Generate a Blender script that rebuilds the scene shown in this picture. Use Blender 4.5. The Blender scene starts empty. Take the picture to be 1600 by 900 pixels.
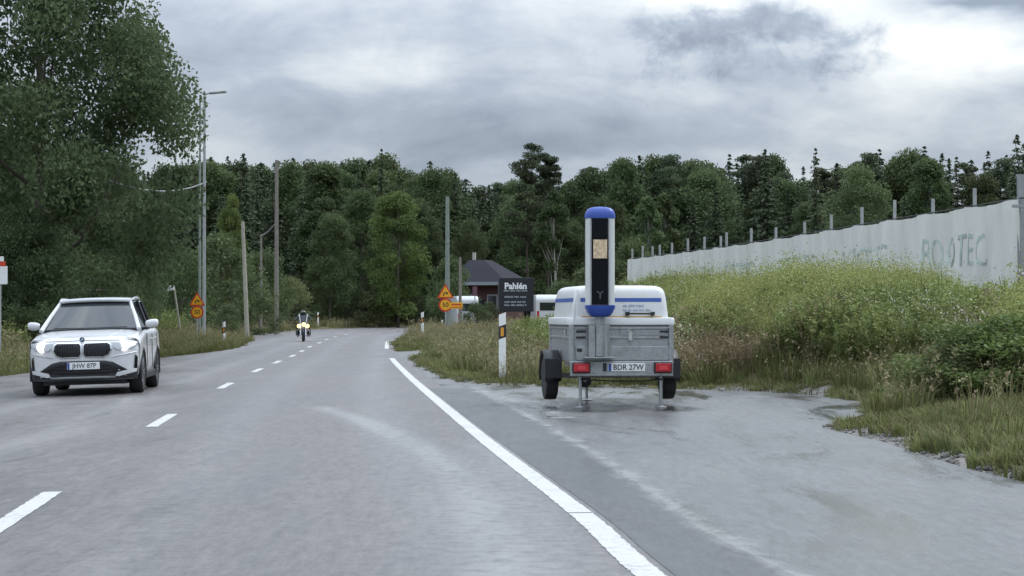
import bpy, bmesh, math, random
import numpy as np
from mathutils import Vector, Matrix

R = math.radians
rng = np.random.default_rng(7)
random.seed(7)
scene = bpy.context.scene
COL = scene.collection

# ------------------------------------------------------------------ camera
CAM_H = 1.3
F_PX = 3300.0            # focal length in pixels of a 1600 px wide frame
HOR = 490.0              # row of the horizon in that frame
cd = bpy.data.cameras.new('camera')
cd.sensor_width = 36.0
cd.lens = F_PX / 1600.0 * 36.0
cd.clip_start = 0.1
cd.clip_end = 4000.0
cam = bpy.data.objects.new('camera', cd)
COL.objects.link(cam)
cam.location = (0, 0, CAM_H)
cam.rotation_euler = (R(90) + math.atan((HOR - 450.0) / F_PX), 0, 0)
scene.camera = cam

# ------------------------------------------------------------------ world
SUN_EL, SUN_AZ = R(48), R(55)          # azimuth clockwise from +Y (view direction)
world = bpy.data.worlds.new('World')
scene.world = world
world.use_nodes = True
wt = world.node_tree
wt.nodes.clear()


class NT:
    """tiny helper to write node maths"""
    def __init__(self, tree):
        self.t = tree

    def n(self, kind, **kw):
        node = self.t.nodes.new(kind)
        for k, v in kw.items():
            setattr(node, k, v)
        return node

    def put(self, sock, v):
        if v is None:
            return
        if hasattr(v, 'is_output'):
            self.t.links.new(v, sock)
        else:
            sock.default_value = v

    def m(self, op, a, b=None, c=None, clamp=False):
        nd = self.n('ShaderNodeMath', operation=op, use_clamp=clamp)
        self.put(nd.inputs[0], a)
        self.put(nd.inputs[1], b)
        self.put(nd.inputs[2], c)
        return nd.outputs[0]

    def vm(self, op, a, b=None):
        nd = self.n('ShaderNodeVectorMath', operation=op)
        self.put(nd.inputs[0], a)
        self.put(nd.inputs[1], b)
        return nd.outputs[0]

    def noise(self, vec, scale, detail=4.0, rough=0.55, dist=0.0, out='Fac'):
        nd = self.n('ShaderNodeTexNoise')
        self.put(nd.inputs['Vector'], vec)
        nd.inputs['Scale'].default_value = scale
        nd.inputs['Detail'].default_value = detail
        nd.inputs['Roughness'].default_value = rough
        nd.inputs['Distortion'].default_value = dist
        return nd.outputs[out]

    def ramp(self, fac, stops, interp='LINEAR'):
        nd = self.n('ShaderNodeValToRGB')
        nd.color_ramp.interpolation = interp
        el = nd.color_ramp.elements
        while len(el) < len(stops):
            el.new(0.5)
        for e, (p, c) in zip(el, stops):
            e.position = p
            e.color = (c[0], c[1], c[2], 1) if not isinstance(c, (int, float)) else (c, c, c, 1)
        self.put(nd.inputs['Fac'], fac)
        return nd.outputs['Color']

    def mix(self, fac, a, b):
        nd = self.n('ShaderNodeMix', data_type='RGBA')
        self.put(nd.inputs['Factor'], fac)
        for s, v in ((nd.inputs[6], a), (nd.inputs[7], b)):
            if isinstance(v, (tuple, list)):
                v = (v[0], v[1], v[2], 1)
            self.put(s, v)
        return nd.outputs[2]

    def mr(self, v, a, b, c=0.0, d=1.0, smooth=True):
        nd = self.n('ShaderNodeMapRange', interpolation_type='SMOOTHSTEP' if smooth else 'LINEAR')
        self.put(nd.inputs[0], v)
        for i, x in zip((1, 2, 3, 4), (a, b, c, d)):
            self.put(nd.inputs[i], x)
        return nd.outputs[0]


W = NT(wt)
sky = W.n('ShaderNodeTexSky', sky_type='NISHITA', sun_disc=False)
sky.sun_elevation = SUN_EL
sky.sun_rotation = SUN_AZ
bg_sky = W.n('ShaderNodeBackground')
W.put(bg_sky.inputs['Color'], sky.outputs[0])
bg_sky.inputs['Strength'].default_value = 0.1
tc = W.n('ShaderNodeTexCoord').outputs['Generated']
sp = W.n('ShaderNodeSeparateXYZ')
W.put(sp.inputs[0], tc)
dx, dy, dz = sp.outputs
vst = W.vm('MULTIPLY', tc, (1.0, 1.0, 2.6))
warp = W.noise(vst, 9.0, 4.0, 0.6, out='Color')
warp = W.vm('SUBTRACT', warp, (0.5, 0.5, 0.5))
wsep = W.n('ShaderNodeSeparateXYZ')
W.put(wsep.inputs[0], warp)
az = W.m('ADD', W.m('ARCTAN2', dx, dy), W.m('MULTIPLY', wsep.outputs[0], 0.085))
el = W.m('ADD', dz, W.m('MULTIPLY', wsep.outputs[1], 0.034))


def blob(px, py, sx, sy, amp):
    a0, e0 = (px - 800) / F_PX, (HOR - py) / F_PX
    u = W.m('DIVIDE', W.m('SUBTRACT', az, a0), sx / F_PX)
    v = W.m('DIVIDE', W.m('SUBTRACT', el, e0), sy / F_PX)
    r2 = W.m('ADD', W.m('MULTIPLY', u, u), W.m('MULTIPLY', v, v))
    return W.m('MULTIPLY', W.m('EXPONENT', W.m('MULTIPLY', r2, -1.0)), amp)


n_big = W.noise(vst, 3.2, 3.0, 0.5)
vst2 = W.vm('MULTIPLY', tc, (1.0, 1.0, 3.4))
n_mid = W.noise(vst2, 8.5, 6.0, 0.58, 0.3)
n_fine = W.noise(W.vm('MULTIPLY', tc, (1.0, 1.0, 1.5)), 19.0, 6.0, 0.6, 0.35)
val = W.m('ADD', 0.335, W.m('MULTIPLY', W.m('SUBTRACT', n_big, 0.5), 0.25))
val = W.m('ADD', val, W.m('MULTIPLY', W.m('SUBTRACT', n_mid, 0.5), 0.95))
val = W.m('ADD', val, W.m('MULTIPLY', W.m('SUBTRACT', n_fine, 0.5), 0.62))
for b in [(1500, 85, 170, 60, 0.60), (1085, 8, 110, 45, 0.45), (1330, -20, 170, 60, 0.38), (700, 110, 260, 42, 0.24), (330, 190, 200, 45, 0.12),
          (560, 130, 160, 40, 0.10), (930, 40, 140, 40, 0.12), (900, 262, 130, 22, 0.22), (1120, 255, 150, 20, 0.16), (1440, 190, 160, 50, 0.22),
          (840, 215, 330, 60, -0.20), (350, 90, 240, 60, -0.06), (1530, 14, 90, 13, -0.65), (1000, 170, 300, 30, -0.06)]:
    val = W.m('ADD', val, blob(*b))
# the darker ragged cumulus in front of the bright gap
cum = W.m('MAXIMUM', blob(1120, 62, 105, 46, 1.0), blob(1180, 110, 220, 40, 0.55))
for b in [(1215, 46, 120, 42, 1.0), (1320, 70, 85, 44, 0.9)]:
    cum = W.m('MAXIMUM', cum, blob(*b))
n_puff = W.noise(W.vm('MULTIPLY', tc, (1.0, 1.0, 1.2)), 42.0, 6.0, 0.66, 0.4)
cum = W.mr(W.m('ADD', cum, W.m('MULTIPLY', W.m('SUBTRACT', n_puff, 0.5), 1.7)), 0.18, 0.95)
val = W.m('SUBTRACT', val, W.m('MULTIPLY', cum, W.mr(n_puff, 0.3, 0.7, 0.30, 0.55)))
skycol = W.ramp(val, [(0.0, (0.165, 0.196, 0.244)), (0.30, (0.258, 0.295, 0.348)), (0.55, (0.385, 0.415, 0.447)),
                      (0.80, (0.515, 0.534, 0.535)), (1.0, (0.620, 0.622, 0.605))])
lum = W.m('ADD', 1.0, W.m('MULTIPLY', W.m('MAXIMUM', W.m('SUBTRACT', dz, 0.08), 0.0), 3.7))   # overcast sky: brighter overhead
bg_cl = W.n('ShaderNodeBackground')
W.put(bg_cl.inputs['Color'], skycol)
W.put(bg_cl.inputs['Strength'], lum)
mixs = W.n('ShaderNodeMixShader')
mixs.inputs[0].default_value = 0.94
wt.links.new(bg_sky.outputs[0], mixs.inputs[1])
wt.links.new(bg_cl.outputs[0], mixs.inputs[2])
wo = W.n('ShaderNodeOutputWorld')
wt.links.new(mixs.outputs[0], wo.inputs['Surface'])

# ------------------------------------------------------------------ sun
sd = bpy.data.lights.new('sun', 'SUN')
sd.energy = 1.0
sd.angle = R(22)
sd.color = (1.0, 0.96, 0.9)
sun = bpy.data.objects.new('sun', sd)
COL.objects.link(sun)
sv = Vector((math.sin(SUN_AZ) * math.cos(SUN_EL), math.cos(SUN_AZ) * math.cos(SUN_EL), math.sin(SUN_EL)))
sun.rotation_euler = sv.to_track_quat('Z', 'Y').to_euler()

vs = scene.view_settings
vs.view_transform = 'Standard'
vs.look = 'None'
vs.exposure = 0.74
vs.gamma = 1.0
vs.use_curve_mapping = False
scene.cycles.use_adaptive_sampling = True
scene.cycles.adaptive_threshold = 0.025
scene.cycles.max_bounces = 5
scene.cycles.diffuse_bounces = 2
scene.cycles.glossy_bounces = 2
scene.cycles.transmission_bounces = 2
scene.cycles.transparent_max_bounces = 8


# ------------------------------------------------------------------ helpers
def gp(px, py, z=0.0):
    """the ground point that a 1600x900 picture position looks at"""
    Y = (CAM_H - z) * F_PX / (py - HOR)
    return ((px - 800) * Y / F_PX, Y)


def xa(px, Y):
    return (px - 800) * Y / F_PX


def za(py, Y):
    return CAM_H + (HOR - py) * Y / F_PX


def sstep(x, a, b):
    t = np.clip((x - a) / (b - a), 0, 1)
    return t * t * (3 - 2 * t)


def tag(o, label=None, cat=None, group=None, kind=None):
    for k, v in (('label', label), ('category', cat), ('group', group), ('kind', kind)):
        if v:
            o[k] = v
    return o


def empty(name, loc, rz=0.0, label=None, cat=None, group=None, rx=0.0, ry=0.0):
    o = bpy.data.objects.new(name, None)
    COL.objects.link(o)
    o.location = loc
    o.rotation_euler = (rx, ry, rz)
    return tag(o, label, cat, group)


def link(name, me, mat=None, parent=None, loc=(0, 0, 0), rot=(0, 0, 0)):
    o = bpy.data.objects.new(name, me)
    COL.objects.link(o)
    if mat is not None and len(me.materials) == 0:
        me.materials.append(mat)
    o.parent = parent
    o.location = loc
    o.rotation_euler = rot
    return o


def copy_tree(o, parent=None):
    c = o.copy()
    COL.objects.link(c)
    c.parent = parent
    for ch in list(o.children):
        copy_tree(ch, c)
    return c


def np_mesh(name, V, F, smooth=False, attrs=None):
    """mesh from numpy verts and a uniform-width face array"""
    me = bpy.data.meshes.new(name)
    V = np.asarray(V, np.float32)
    F = np.asarray(F, np.int32)
    k = F.shape[1]
    me.vertices.add(len(V))
    me.vertices.foreach_set('co', V.ravel())
    me.loops.add(F.size)
    me.loops.foreach_set('vertex_index', F.ravel())
    me.polygons.add(len(F))
    me.polygons.foreach_set('loop_start', np.arange(0, F.size, k, dtype=np.int32))
    if smooth:
        me.polygons.foreach_set('use_smooth', np.ones(len(F), bool))
    if attrs:
        for an, (dom, data) in attrs.items():
            a = me.attributes.new(an, 'FLOAT', dom)
            a.data.foreach_set('value', np.asarray(data, np.float32).ravel())
    me.update(calc_edges=True)
    me.validate()
    return me


def grid_mesh(name, P, smooth=True, attrs=None, flip=False):
    """P: (n, m, 3)"""
    n, m = P.shape[:2]
    idx = np.arange(n * m).reshape(n, m)
    F = np.stack([idx[:-1, :-1], idx[1:, :-1], idx[1:, 1:], idx[:-1, 1:]], -1).reshape(-1, 4)
    if flip:
        F = F[:, ::-1]
    return np_mesh(name, P.reshape(-1, 3), F, smooth, attrs)


class MB:
    """collects shapes, then builds ONE mesh object"""
    def __init__(self):
        self.v, self.f = [], []

    def add(self, vs, fs):
        o = len(self.v)
        self.v += [tuple(p) for p in vs]
        self.f += [tuple(i + o for i in f) for f in fs]
        return self

    def box(self, c, s, rot=None, ch=0.0):
        hx, hy, hz = s[0] / 2, s[1] / 2, s[2] / 2
        if ch <= 0:
            P = [Vector((x, y, z)) for x in (-hx, hx) for y in (-hy, hy) for z in (-hz, hz)]
            F = [(0, 1, 3, 2), (4, 6, 7, 5), (0, 4, 5, 1), (2, 3, 7, 6), (0, 2, 6, 4), (1, 5, 7, 3)]
        else:
            bm = bmesh.new()
            bmesh.ops.create_cube(bm, size=1.0)
            for v in bm.verts:
                v.co = Vector((v.co.x * 2 * hx, v.co.y * 2 * hy, v.co.z * 2 * hz))
            bmesh.ops.bevel(bm, geom=bm.edges[:] , offset=ch, segments=2, profile=0.6, affect='EDGES')
            bm.verts.index_update()
            P = [v.co.copy() for v in bm.verts]
            F = [tuple(v.index for v in f.verts) for f in bm.faces]
            bm.free()
        if rot is not None:
            P = [rot @ p for p in P]
        c = Vector(c)
        return self.add([p + c for p in P], F)

    def cyl(self, p0, p1, r0, r1=None, n=12, caps=True):
        r1 = r0 if r1 is None else r1
        p0, p1 = Vector(p0), Vector(p1)
        d = (p1 - p0).normalized()
        a = d.orthogonal().normalized()
        b = d.cross(a)
        P = []
        for p, r in ((p0, r0), (p1, r1)):
            for i in range(n):
                t = 2 * math.pi * i / n
                P.append(p + (a * math.cos(t) + b * math.sin(t)) * r)
        F = [(i, (i + 1) % n, n + (i + 1) % n, n + i) for i in range(n)]
        if caps:
            F += [tuple(range(n - 1, -1, -1)), tuple(range(n, 2 * n))]
        return self.add(P, F)

    def tube(self, path, rad, n=8):
        path = [Vector(p) for p in path]
        rads = rad if isinstance(rad, (list, tuple)) else [rad] * len(path)
        P = []
        ref = None
        for i, p in enumerate(path):
            d = (path[min(i + 1, len(path) - 1)] - path[max(i - 1, 0)]).normalized()
            if ref is None:
                ref = d.orthogonal().normalized()
            ref = (ref - d * ref.dot(d))
            ref = ref.normalized() if ref.length > 1e-6 else d.orthogonal().normalized()
            b = d.cross(ref)
            for k in range(n):
                t = 2 * math.pi * k / n
                P.append(p + (ref * math.cos(t) + b * math.sin(t)) * rads[i])
        F = []
        for i in range(len(path) - 1):
            for k in range(n):
                F.append((i * n + k, i * n + (k + 1) % n, (i + 1) * n + (k + 1) % n, (i + 1) * n + k))
        F += [tuple(range(n - 1, -1, -1)), tuple(range((len(path) - 1) * n, len(path) * n))]
        return self.add(P, F)

    def lathe(self, prof, origin=(0, 0, 0), axis='z', n=24, arc=(0, 2 * math.pi)):
        """prof: list of (radius, height along axis)"""
        full = abs(arc[1] - arc[0] - 2 * math.pi) < 1e-6
        m = n if full else n + 1
        P = []
        for r, h in prof:
            for k in range(m):
                t = arc[0] + (arc[1] - arc[0]) * k / n
                c, s = r * math.cos(t), r * math.sin(t)
                p = {'z': (c, s, h), 'x': (h, c, s), 'y': (c, h, s)}[axis]
                P.append(Vector(p) + Vector(origin))
        F = []
        for i in range(len(prof) - 1):
            for k in range(n):
                k2 = (k + 1) % m
                F.append((i * m + k, i * m + k2, (i + 1) * m + k2, (i + 1) * m + k))
        if full:
            if prof[0][0] > 1e-5:
                F.append(tuple(range(m - 1, -1, -1)))
            if prof[-1][0] > 1e-5:
                F.append(tuple(range((len(prof) - 1) * m, len(prof) * m)))
        return self.add(P, F)

    def prism(self, pts, d, fn=lambda u, v, w: (u, w, v)):
        """outline (u, v) extruded from w=0 to w=d; fn maps to space"""
        n = len(pts)
        P = [fn(u, v, 0.0) for u, v in pts] + [fn(u, v, d) for u, v in pts]
        F = [tuple(range(n)), tuple(range(2 * n - 1, n - 1, -1))]
        F += [(i, n + i, n + (i + 1) % n, (i + 1) % n) for i in range(n)]
        return self.add(P, F)

    def build(self, name, mat, parent=None, smooth=False, bevel=0.0, loc=(0, 0, 0), rot=(0, 0, 0), seg=2):
        me = bpy.data.meshes.new(name)
        me.from_pydata(self.v, [], self.f)
        bm = bmesh.new()
        bm.from_mesh(me)
        bmesh.ops.recalc_face_normals(bm, faces=bm.faces[:])
        bm.to_mesh(me)
        bm.free()
        if smooth:
            me.polygons.foreach_set('use_smooth', np.ones(len(me.polygons), bool))
            try:
                me.set_sharp_from_angle(angle=R(40))
            except Exception:
                pass
        me.update()
        o = link(name, me, mat, parent, loc, rot)
        if bevel > 0:
            md = o.modifiers.new('bevel', 'BEVEL')
            md.width = bevel
            md.segments = seg
            md.limit_method = 'ANGLE'
            md.angle_limit = R(35)
        return o


def text_geo(body, size, extrude=0.0, bold=0.0, sx=1.0):
    cu = bpy.data.curves.new('lettering', 'FONT')
    cu.body = body
    cu.size = size
    cu.extrude = extrude
    cu.offset = bold
    cu.align_x = 'CENTER'
    cu.align_y = 'CENTER'
    cu.resolution_u = 3
    ob = bpy.data.objects.new('lettering', cu)
    me = ob.to_mesh()
    V = [(v.co.x * sx, v.co.y, v.co.z) for v in me.vertices]
    F = [tuple(p.vertices) for p in me.polygons]
    ob.to_mesh_clear()
    bpy.data.objects.remove(ob)
    bpy.data.curves.remove(cu)
    return V, F


def lettering(body, size, mat, parent, fn, bold=0.0, sx=1.0, name='lettering'):
    V, F = text_geo(body, size, 0.0, bold, sx)
    me = bpy.data.meshes.new(name)
    me.from_pydata([fn(x, y) for x, y, z in V], [], F)
    me.update()
    return link(name, me, mat, parent)


# ------------------------------------------------------------------ materials
def mat(name, col, rough=0.5, metal=0.0, spec=0.5, emit=None, estr=0.0, var=0.0, vscale=4.0, bump=0.0, bscale=40.0,
        coat=0.0, dirt=None, dirt_amt=0.0, coord='Object', transl=0.0):
    m = bpy.data.materials.new(name)
    m.use_nodes = True
    t = NT(m.node_tree)
    bs = m.node_tree.nodes['Principled BSDF']
    bs.inputs['Roughness'].default_value = rough
    bs.inputs['Metallic'].default_value = metal
    bs.inputs['Specular IOR Level'].default_value = spec
    bs.inputs['Coat Weight'].default_value = coat
    bs.inputs['Coat Roughness'].default_value = 0.06
    tcn = t.n('ShaderNodeTexCoord').outputs[coord]
    c = (col[0], col[1], col[2], 1)
    src = None
    if var > 0:
        nz = t.noise(tcn, vscale, 5, 0.6)
        k = t.mr(nz, 0.25, 0.75, 1 - var, 1 + var, False)
        src = t.vm('MULTIPLY', (col[0], col[1], col[2]), None)
        nd = src.node
        cmb = t.n('ShaderNodeCombineXYZ')
        for i in range(3):
            t.put(cmb.inputs[i], k)
        t.put(nd.inputs[1], cmb.outputs[0])
    if dirt is not None:
        nz2 = t.noise(tcn, vscale * 2.3, 6, 0.65)
        f = t.m('MULTIPLY', t.mr(nz2, 0.45, 0.75), dirt_amt)
        src = t.mix(f, src if src is not None else c, dirt)
    if src is not None:
        t.put(bs.inputs['Base Color'], src)
    else:
        bs.inputs['Base Color'].default_value = c
    if bump > 0:
        b = t.n('ShaderNodeBump')
        b.inputs['Strength'].default_value = bump
        b.inputs['Distance'].default_value = 0.02
        t.put(b.inputs['Height'], t.noise(tcn, bscale, 4, 0.6))
        t.put(bs.inputs['Normal'], b.outputs[0])
    if emit:
        bs.inputs['Emission Color'].default_value = (emit[0], emit[1], emit[2], 1)
        bs.inputs['Emission Strength'].default_value = estr
    return m


def leaf_mat(name, c_dark, c_light, transl=0.35, obj_var=0.35, rough=0.55, hue=(0.478, 0.515)):
    """foliage: tint per leaf, per-plant variation, some light through the leaf"""
    m = bpy.data.materials.new(name)
    m.use_nodes = True
    t = NT(m.node_tree)
    bs = m.node_tree.nodes['Principled BSDF']
    at = t.n('ShaderNodeAttribute', attribute_name='tint').outputs['Fac']
    oi = t.n('ShaderNodeObjectInfo').outputs['Random']
    c = t.mix(at, c_dark, c_light)
    k = t.mr(oi, 0, 1, 1 - obj_var, 1 + obj_var, False)
    hsv = t.n('ShaderNodeHueSaturation')
    t.put(hsv.inputs['Color'], c)
    t.put(hsv.inputs['Value'], k)
    oi2 = t.m('FRACT', t.m('MULTIPLY', oi, 7.31))
    t.put(hsv.inputs['Hue'], t.mr(oi2, 0, 1, hue[0], hue[1], False))
    t.put(bs.inputs['Base Color'], hsv.outputs[0])
    bs.inputs['Roughness'].default_value = rough
    bs.inputs['Specular IOR Level'].default_value = 0.14
    tr = t.n('ShaderNodeBsdfTranslucent')
    t.put(tr.inputs['Color'], hsv.outputs[0])
    mx = t.n('ShaderNodeMixShader')
    mx.inputs[0].default_value = transl
    m.node_tree.links.new(bs.outputs[0], mx.inputs[1])
    m.node_tree.links.new(tr.outputs[0], mx.inputs[2])
    m.node_tree.links.new(mx.outputs[0], m.node_tree.nodes['Material Output'].inputs['Surface'])
    return m


M = {}
M['paint_white'] = mat('car_paint_white', (0.60, 0.61, 0.62), 0.28, coat=0.6, var=0.03)
M['black_plastic'] = mat('black_plastic', (0.018, 0.019, 0.021), 0.5, var=0.2)
M['cab_glass'] = mat('dark_camera_glass', (0.006, 0.007, 0.009), 0.16, spec=0.12)
M['gloss_black'] = mat('gloss_black', (0.008, 0.009, 0.011), 0.12, spec=0.5)
M['rubber'] = mat('tyre_rubber', (0.022, 0.022, 0.023), 0.75, var=0.3, vscale=12)
M['glass_dark'] = mat('tinted_glass', (0.020, 0.025, 0.028), 0.04, spec=0.6, coat=0.1)
M['alloy'] = mat('wheel_alloy', (0.42, 0.43, 0.45), 0.35, metal=0.8)
M['chrome'] = mat('bright_trim', (0.75, 0.76, 0.78), 0.18, metal=1.0)
M['silver_trim'] = mat('satin_silver_trim', (0.55, 0.56, 0.58), 0.4, metal=0.3)
M['lamp_on'] = mat('lit_headlamp', (0.9, 0.9, 0.9), 0.2, emit=(1.0, 0.97, 0.92), estr=4.5)
M['lamp_glass'] = mat('headlamp_glass', (0.52, 0.55, 0.58), 0.12, spec=0.6, coat=0.5)
M['moto_lamp'] = mat('lit_motorcycle_lamp', (0.9, 0.8, 0.5), 0.2, emit=(1.0, 0.70, 0.22), estr=1.3)
M['plate'] = mat('plate_white', (0.72, 0.73, 0.72), 0.45, var=0.05)
M['plate_blue'] = mat('plate_blue', (0.03, 0.07, 0.30), 0.4)
M['ink'] = mat('black_print', (0.02, 0.02, 0.022), 0.6)
M['badge_blue'] = mat('badge_blue', (0.03, 0.16, 0.42), 0.3)
M['galv'] = mat('galvanised_steel', (0.36, 0.375, 0.38), 0.40, metal=0.55, var=0.16, vscale=9, dirt=(0.17, 0.16, 0.145), dirt_amt=0.55)
M['galv_dark'] = mat('dull_galvanised_steel', (0.30, 0.31, 0.32), 0.5, metal=0.5, var=0.2, vscale=8)
M['grp'] = mat('white_fibreglass', (0.66, 0.67, 0.66), 0.32, var=0.03, vscale=3, dirt=(0.55, 0.53, 0.46), dirt_amt=0.25)
M['blue'] = mat('blue_plastic', (0.030, 0.075, 0.34), 0.38, var=0.1)
M['blue_band'] = mat('blue_vinyl', (0.045, 0.10, 0.36), 0.45)
M['blue_grey'] = mat('faded_blue_print', (0.36, 0.42, 0.55), 0.5)
M['cab_white'] = mat('camera_cabinet_grey_white', (0.62, 0.63, 0.62), 0.35, metal=0.1, var=0.05)
M['flash'] = mat('amber_flash_lens', (0.62, 0.47, 0.30), 0.25, var=0.55, vscale=22, spec=0.8)
M['amber'] = mat('amber_strip', (0.60, 0.36, 0.09), 0.4)
M['tail'] = mat('red_tail_lens', (0.42, 0.015, 0.025), 0.18, spec=0.7, var=0.25, vscale=30)
M['tail_in'] = mat('red_tail_reflector', (0.62, 0.05, 0.06), 0.3, var=0.3, vscale=60)
M['sign_yellow'] = mat('sign_yellow', (0.80, 0.40, 0.02), 0.4, var=0.08, emit=(1.0, 0.45, 0.02), estr=0.0)
M['sign_red'] = mat('sign_red', (0.55, 0.045, 0.02), 0.45, var=0.1)
M['sign_white'] = mat('sign_white', (0.74, 0.75, 0.74), 0.4, var=0.05)
M['post_steel'] = mat('steel_post', (0.36, 0.38, 0.38), 0.5, metal=0.4, var=0.15)
M['pole_wood'] = mat('weathered_pole_wood', (0.19, 0.175, 0.15), 0.85, var=0.25, vscale=6)
M['pole_pale'] = mat('pale_pole_wood', (0.34, 0.32, 0.26), 0.8, var=0.2, vscale=6)
M['pole_green'] = mat('greenish_pole', (0.20, 0.24, 0.21), 0.75, var=0.2, vscale=6)
M['delin'] = mat('delineator_white', (0.78, 0.79, 0.78), 0.45, var=0.05, dirt=(0.45, 0.43, 0.36), dirt_amt=0.3)
M['reflector'] = mat('orange_reflector', (0.70, 0.30, 0.02), 0.25, spec=0.8)
M['board_black'] = mat('black_sign_board', (0.012, 0.015, 0.021), 0.45, var=0.15)
M['letter_white'] = mat('white_lettering', (0.80, 0.81, 0.82), 0.5)
M['letter_grey'] = mat('grey_lettering', (0.33, 0.36, 0.39), 0.5)
M['banner'] = mat('white_banner_fabric', (0.66, 0.66, 0.63), 0.75, var=0.06, vscale=0.8, dirt=(0.52, 0.54, 0.52), dirt_amt=0.35)
M['banner_ink'] = mat('faded_green_print', (0.45, 0.525, 0.495), 0.75, var=0.45, vscale=2.2)
M['house_red'] = mat('falu_red_boards', (0.055, 0.018, 0.018), 0.8, var=0.2)
M['roof_dark'] = mat('dark_roof_sheet', (0.022, 0.023, 0.031), 0.85, spec=0.15, var=0.15, vscale=1.0)
M['fascia'] = mat('grey_fascia', (0.22, 0.24, 0.26), 0.6, var=0.1)
M['concrete'] = mat('concrete', (0.38, 0.37, 0.34), 0.85, var=0.2, vscale=3, bump=0.3)
M['cable'] = mat('cable_sheath', (0.24, 0.25, 0.25), 0.6, var=0.1)
M['leather'] = mat('black_leather', (0.016, 0.017, 0.02), 0.55, var=0.3, vscale=10)
M['helmet'] = mat('dark_helmet', (0.035, 0.045, 0.045), 0.25, coat=0.3)
M['skin'] = mat('skin', (0.45, 0.27, 0.20), 0.55)
M['bark_dark'] = mat('conifer_bark', (0.055, 0.042, 0.032), 0.9, var=0.3, vscale=5)
M['bark_birch'] = mat('birch_bark', (0.30, 0.29, 0.26), 0.85, var=0.4, vscale=6)
M['bark_grey'] = mat('grey_bark', (0.10, 0.088, 0.07), 0.9, var=0.3, vscale=5)
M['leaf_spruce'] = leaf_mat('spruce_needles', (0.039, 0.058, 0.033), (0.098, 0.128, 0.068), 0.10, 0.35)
M['leaf_pine'] = leaf_mat('pine_needles', (0.047, 0.064, 0.037), (0.110, 0.138, 0.072), 0.25, 0.3)
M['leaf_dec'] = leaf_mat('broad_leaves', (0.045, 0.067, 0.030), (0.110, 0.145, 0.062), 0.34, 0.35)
M['leaf_bright'] = leaf_mat('fresh_green_leaves', (0.055, 0.090, 0.028), (0.16, 0.21, 0.065), 0.35, 0.1)
M['leaf_big'] = leaf_mat('tall_tree_leaves', (0.050, 0.084, 0.042), (0.140, 0.195, 0.095), 0.45, 0.05, hue=(0.480, 0.492))
M['leaf_shrub'] = leaf_mat('shrub_leaves', (0.062, 0.090, 0.040), (0.165, 0.200, 0.090), 0.35, 0.18)
M['weed_green'] = leaf_mat('weed_leaves', (0.090, 0.122, 0.040), (0.245, 0.290, 0.100), 0.3, 0.3)
M['weed_yellow'] = leaf_mat('yellow_weed_tops', (0.175, 0.205, 0.065), (0.345, 0.375, 0.135), 0.3, 0.25)
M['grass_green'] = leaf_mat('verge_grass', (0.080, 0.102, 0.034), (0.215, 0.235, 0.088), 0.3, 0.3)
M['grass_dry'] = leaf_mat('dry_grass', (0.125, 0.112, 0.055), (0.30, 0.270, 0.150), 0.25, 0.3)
M['weed_brown'] = leaf_mat('brown_seed_heads', (0.115, 0.092, 0.045), (0.235, 0.190, 0.11), 0.2, 0.3)
M['umbel'] = leaf_mat('pale_flower_heads', (0.42, 0.42, 0.34), (0.62, 0.61, 0.54), 0.2, 0.1)


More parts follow.
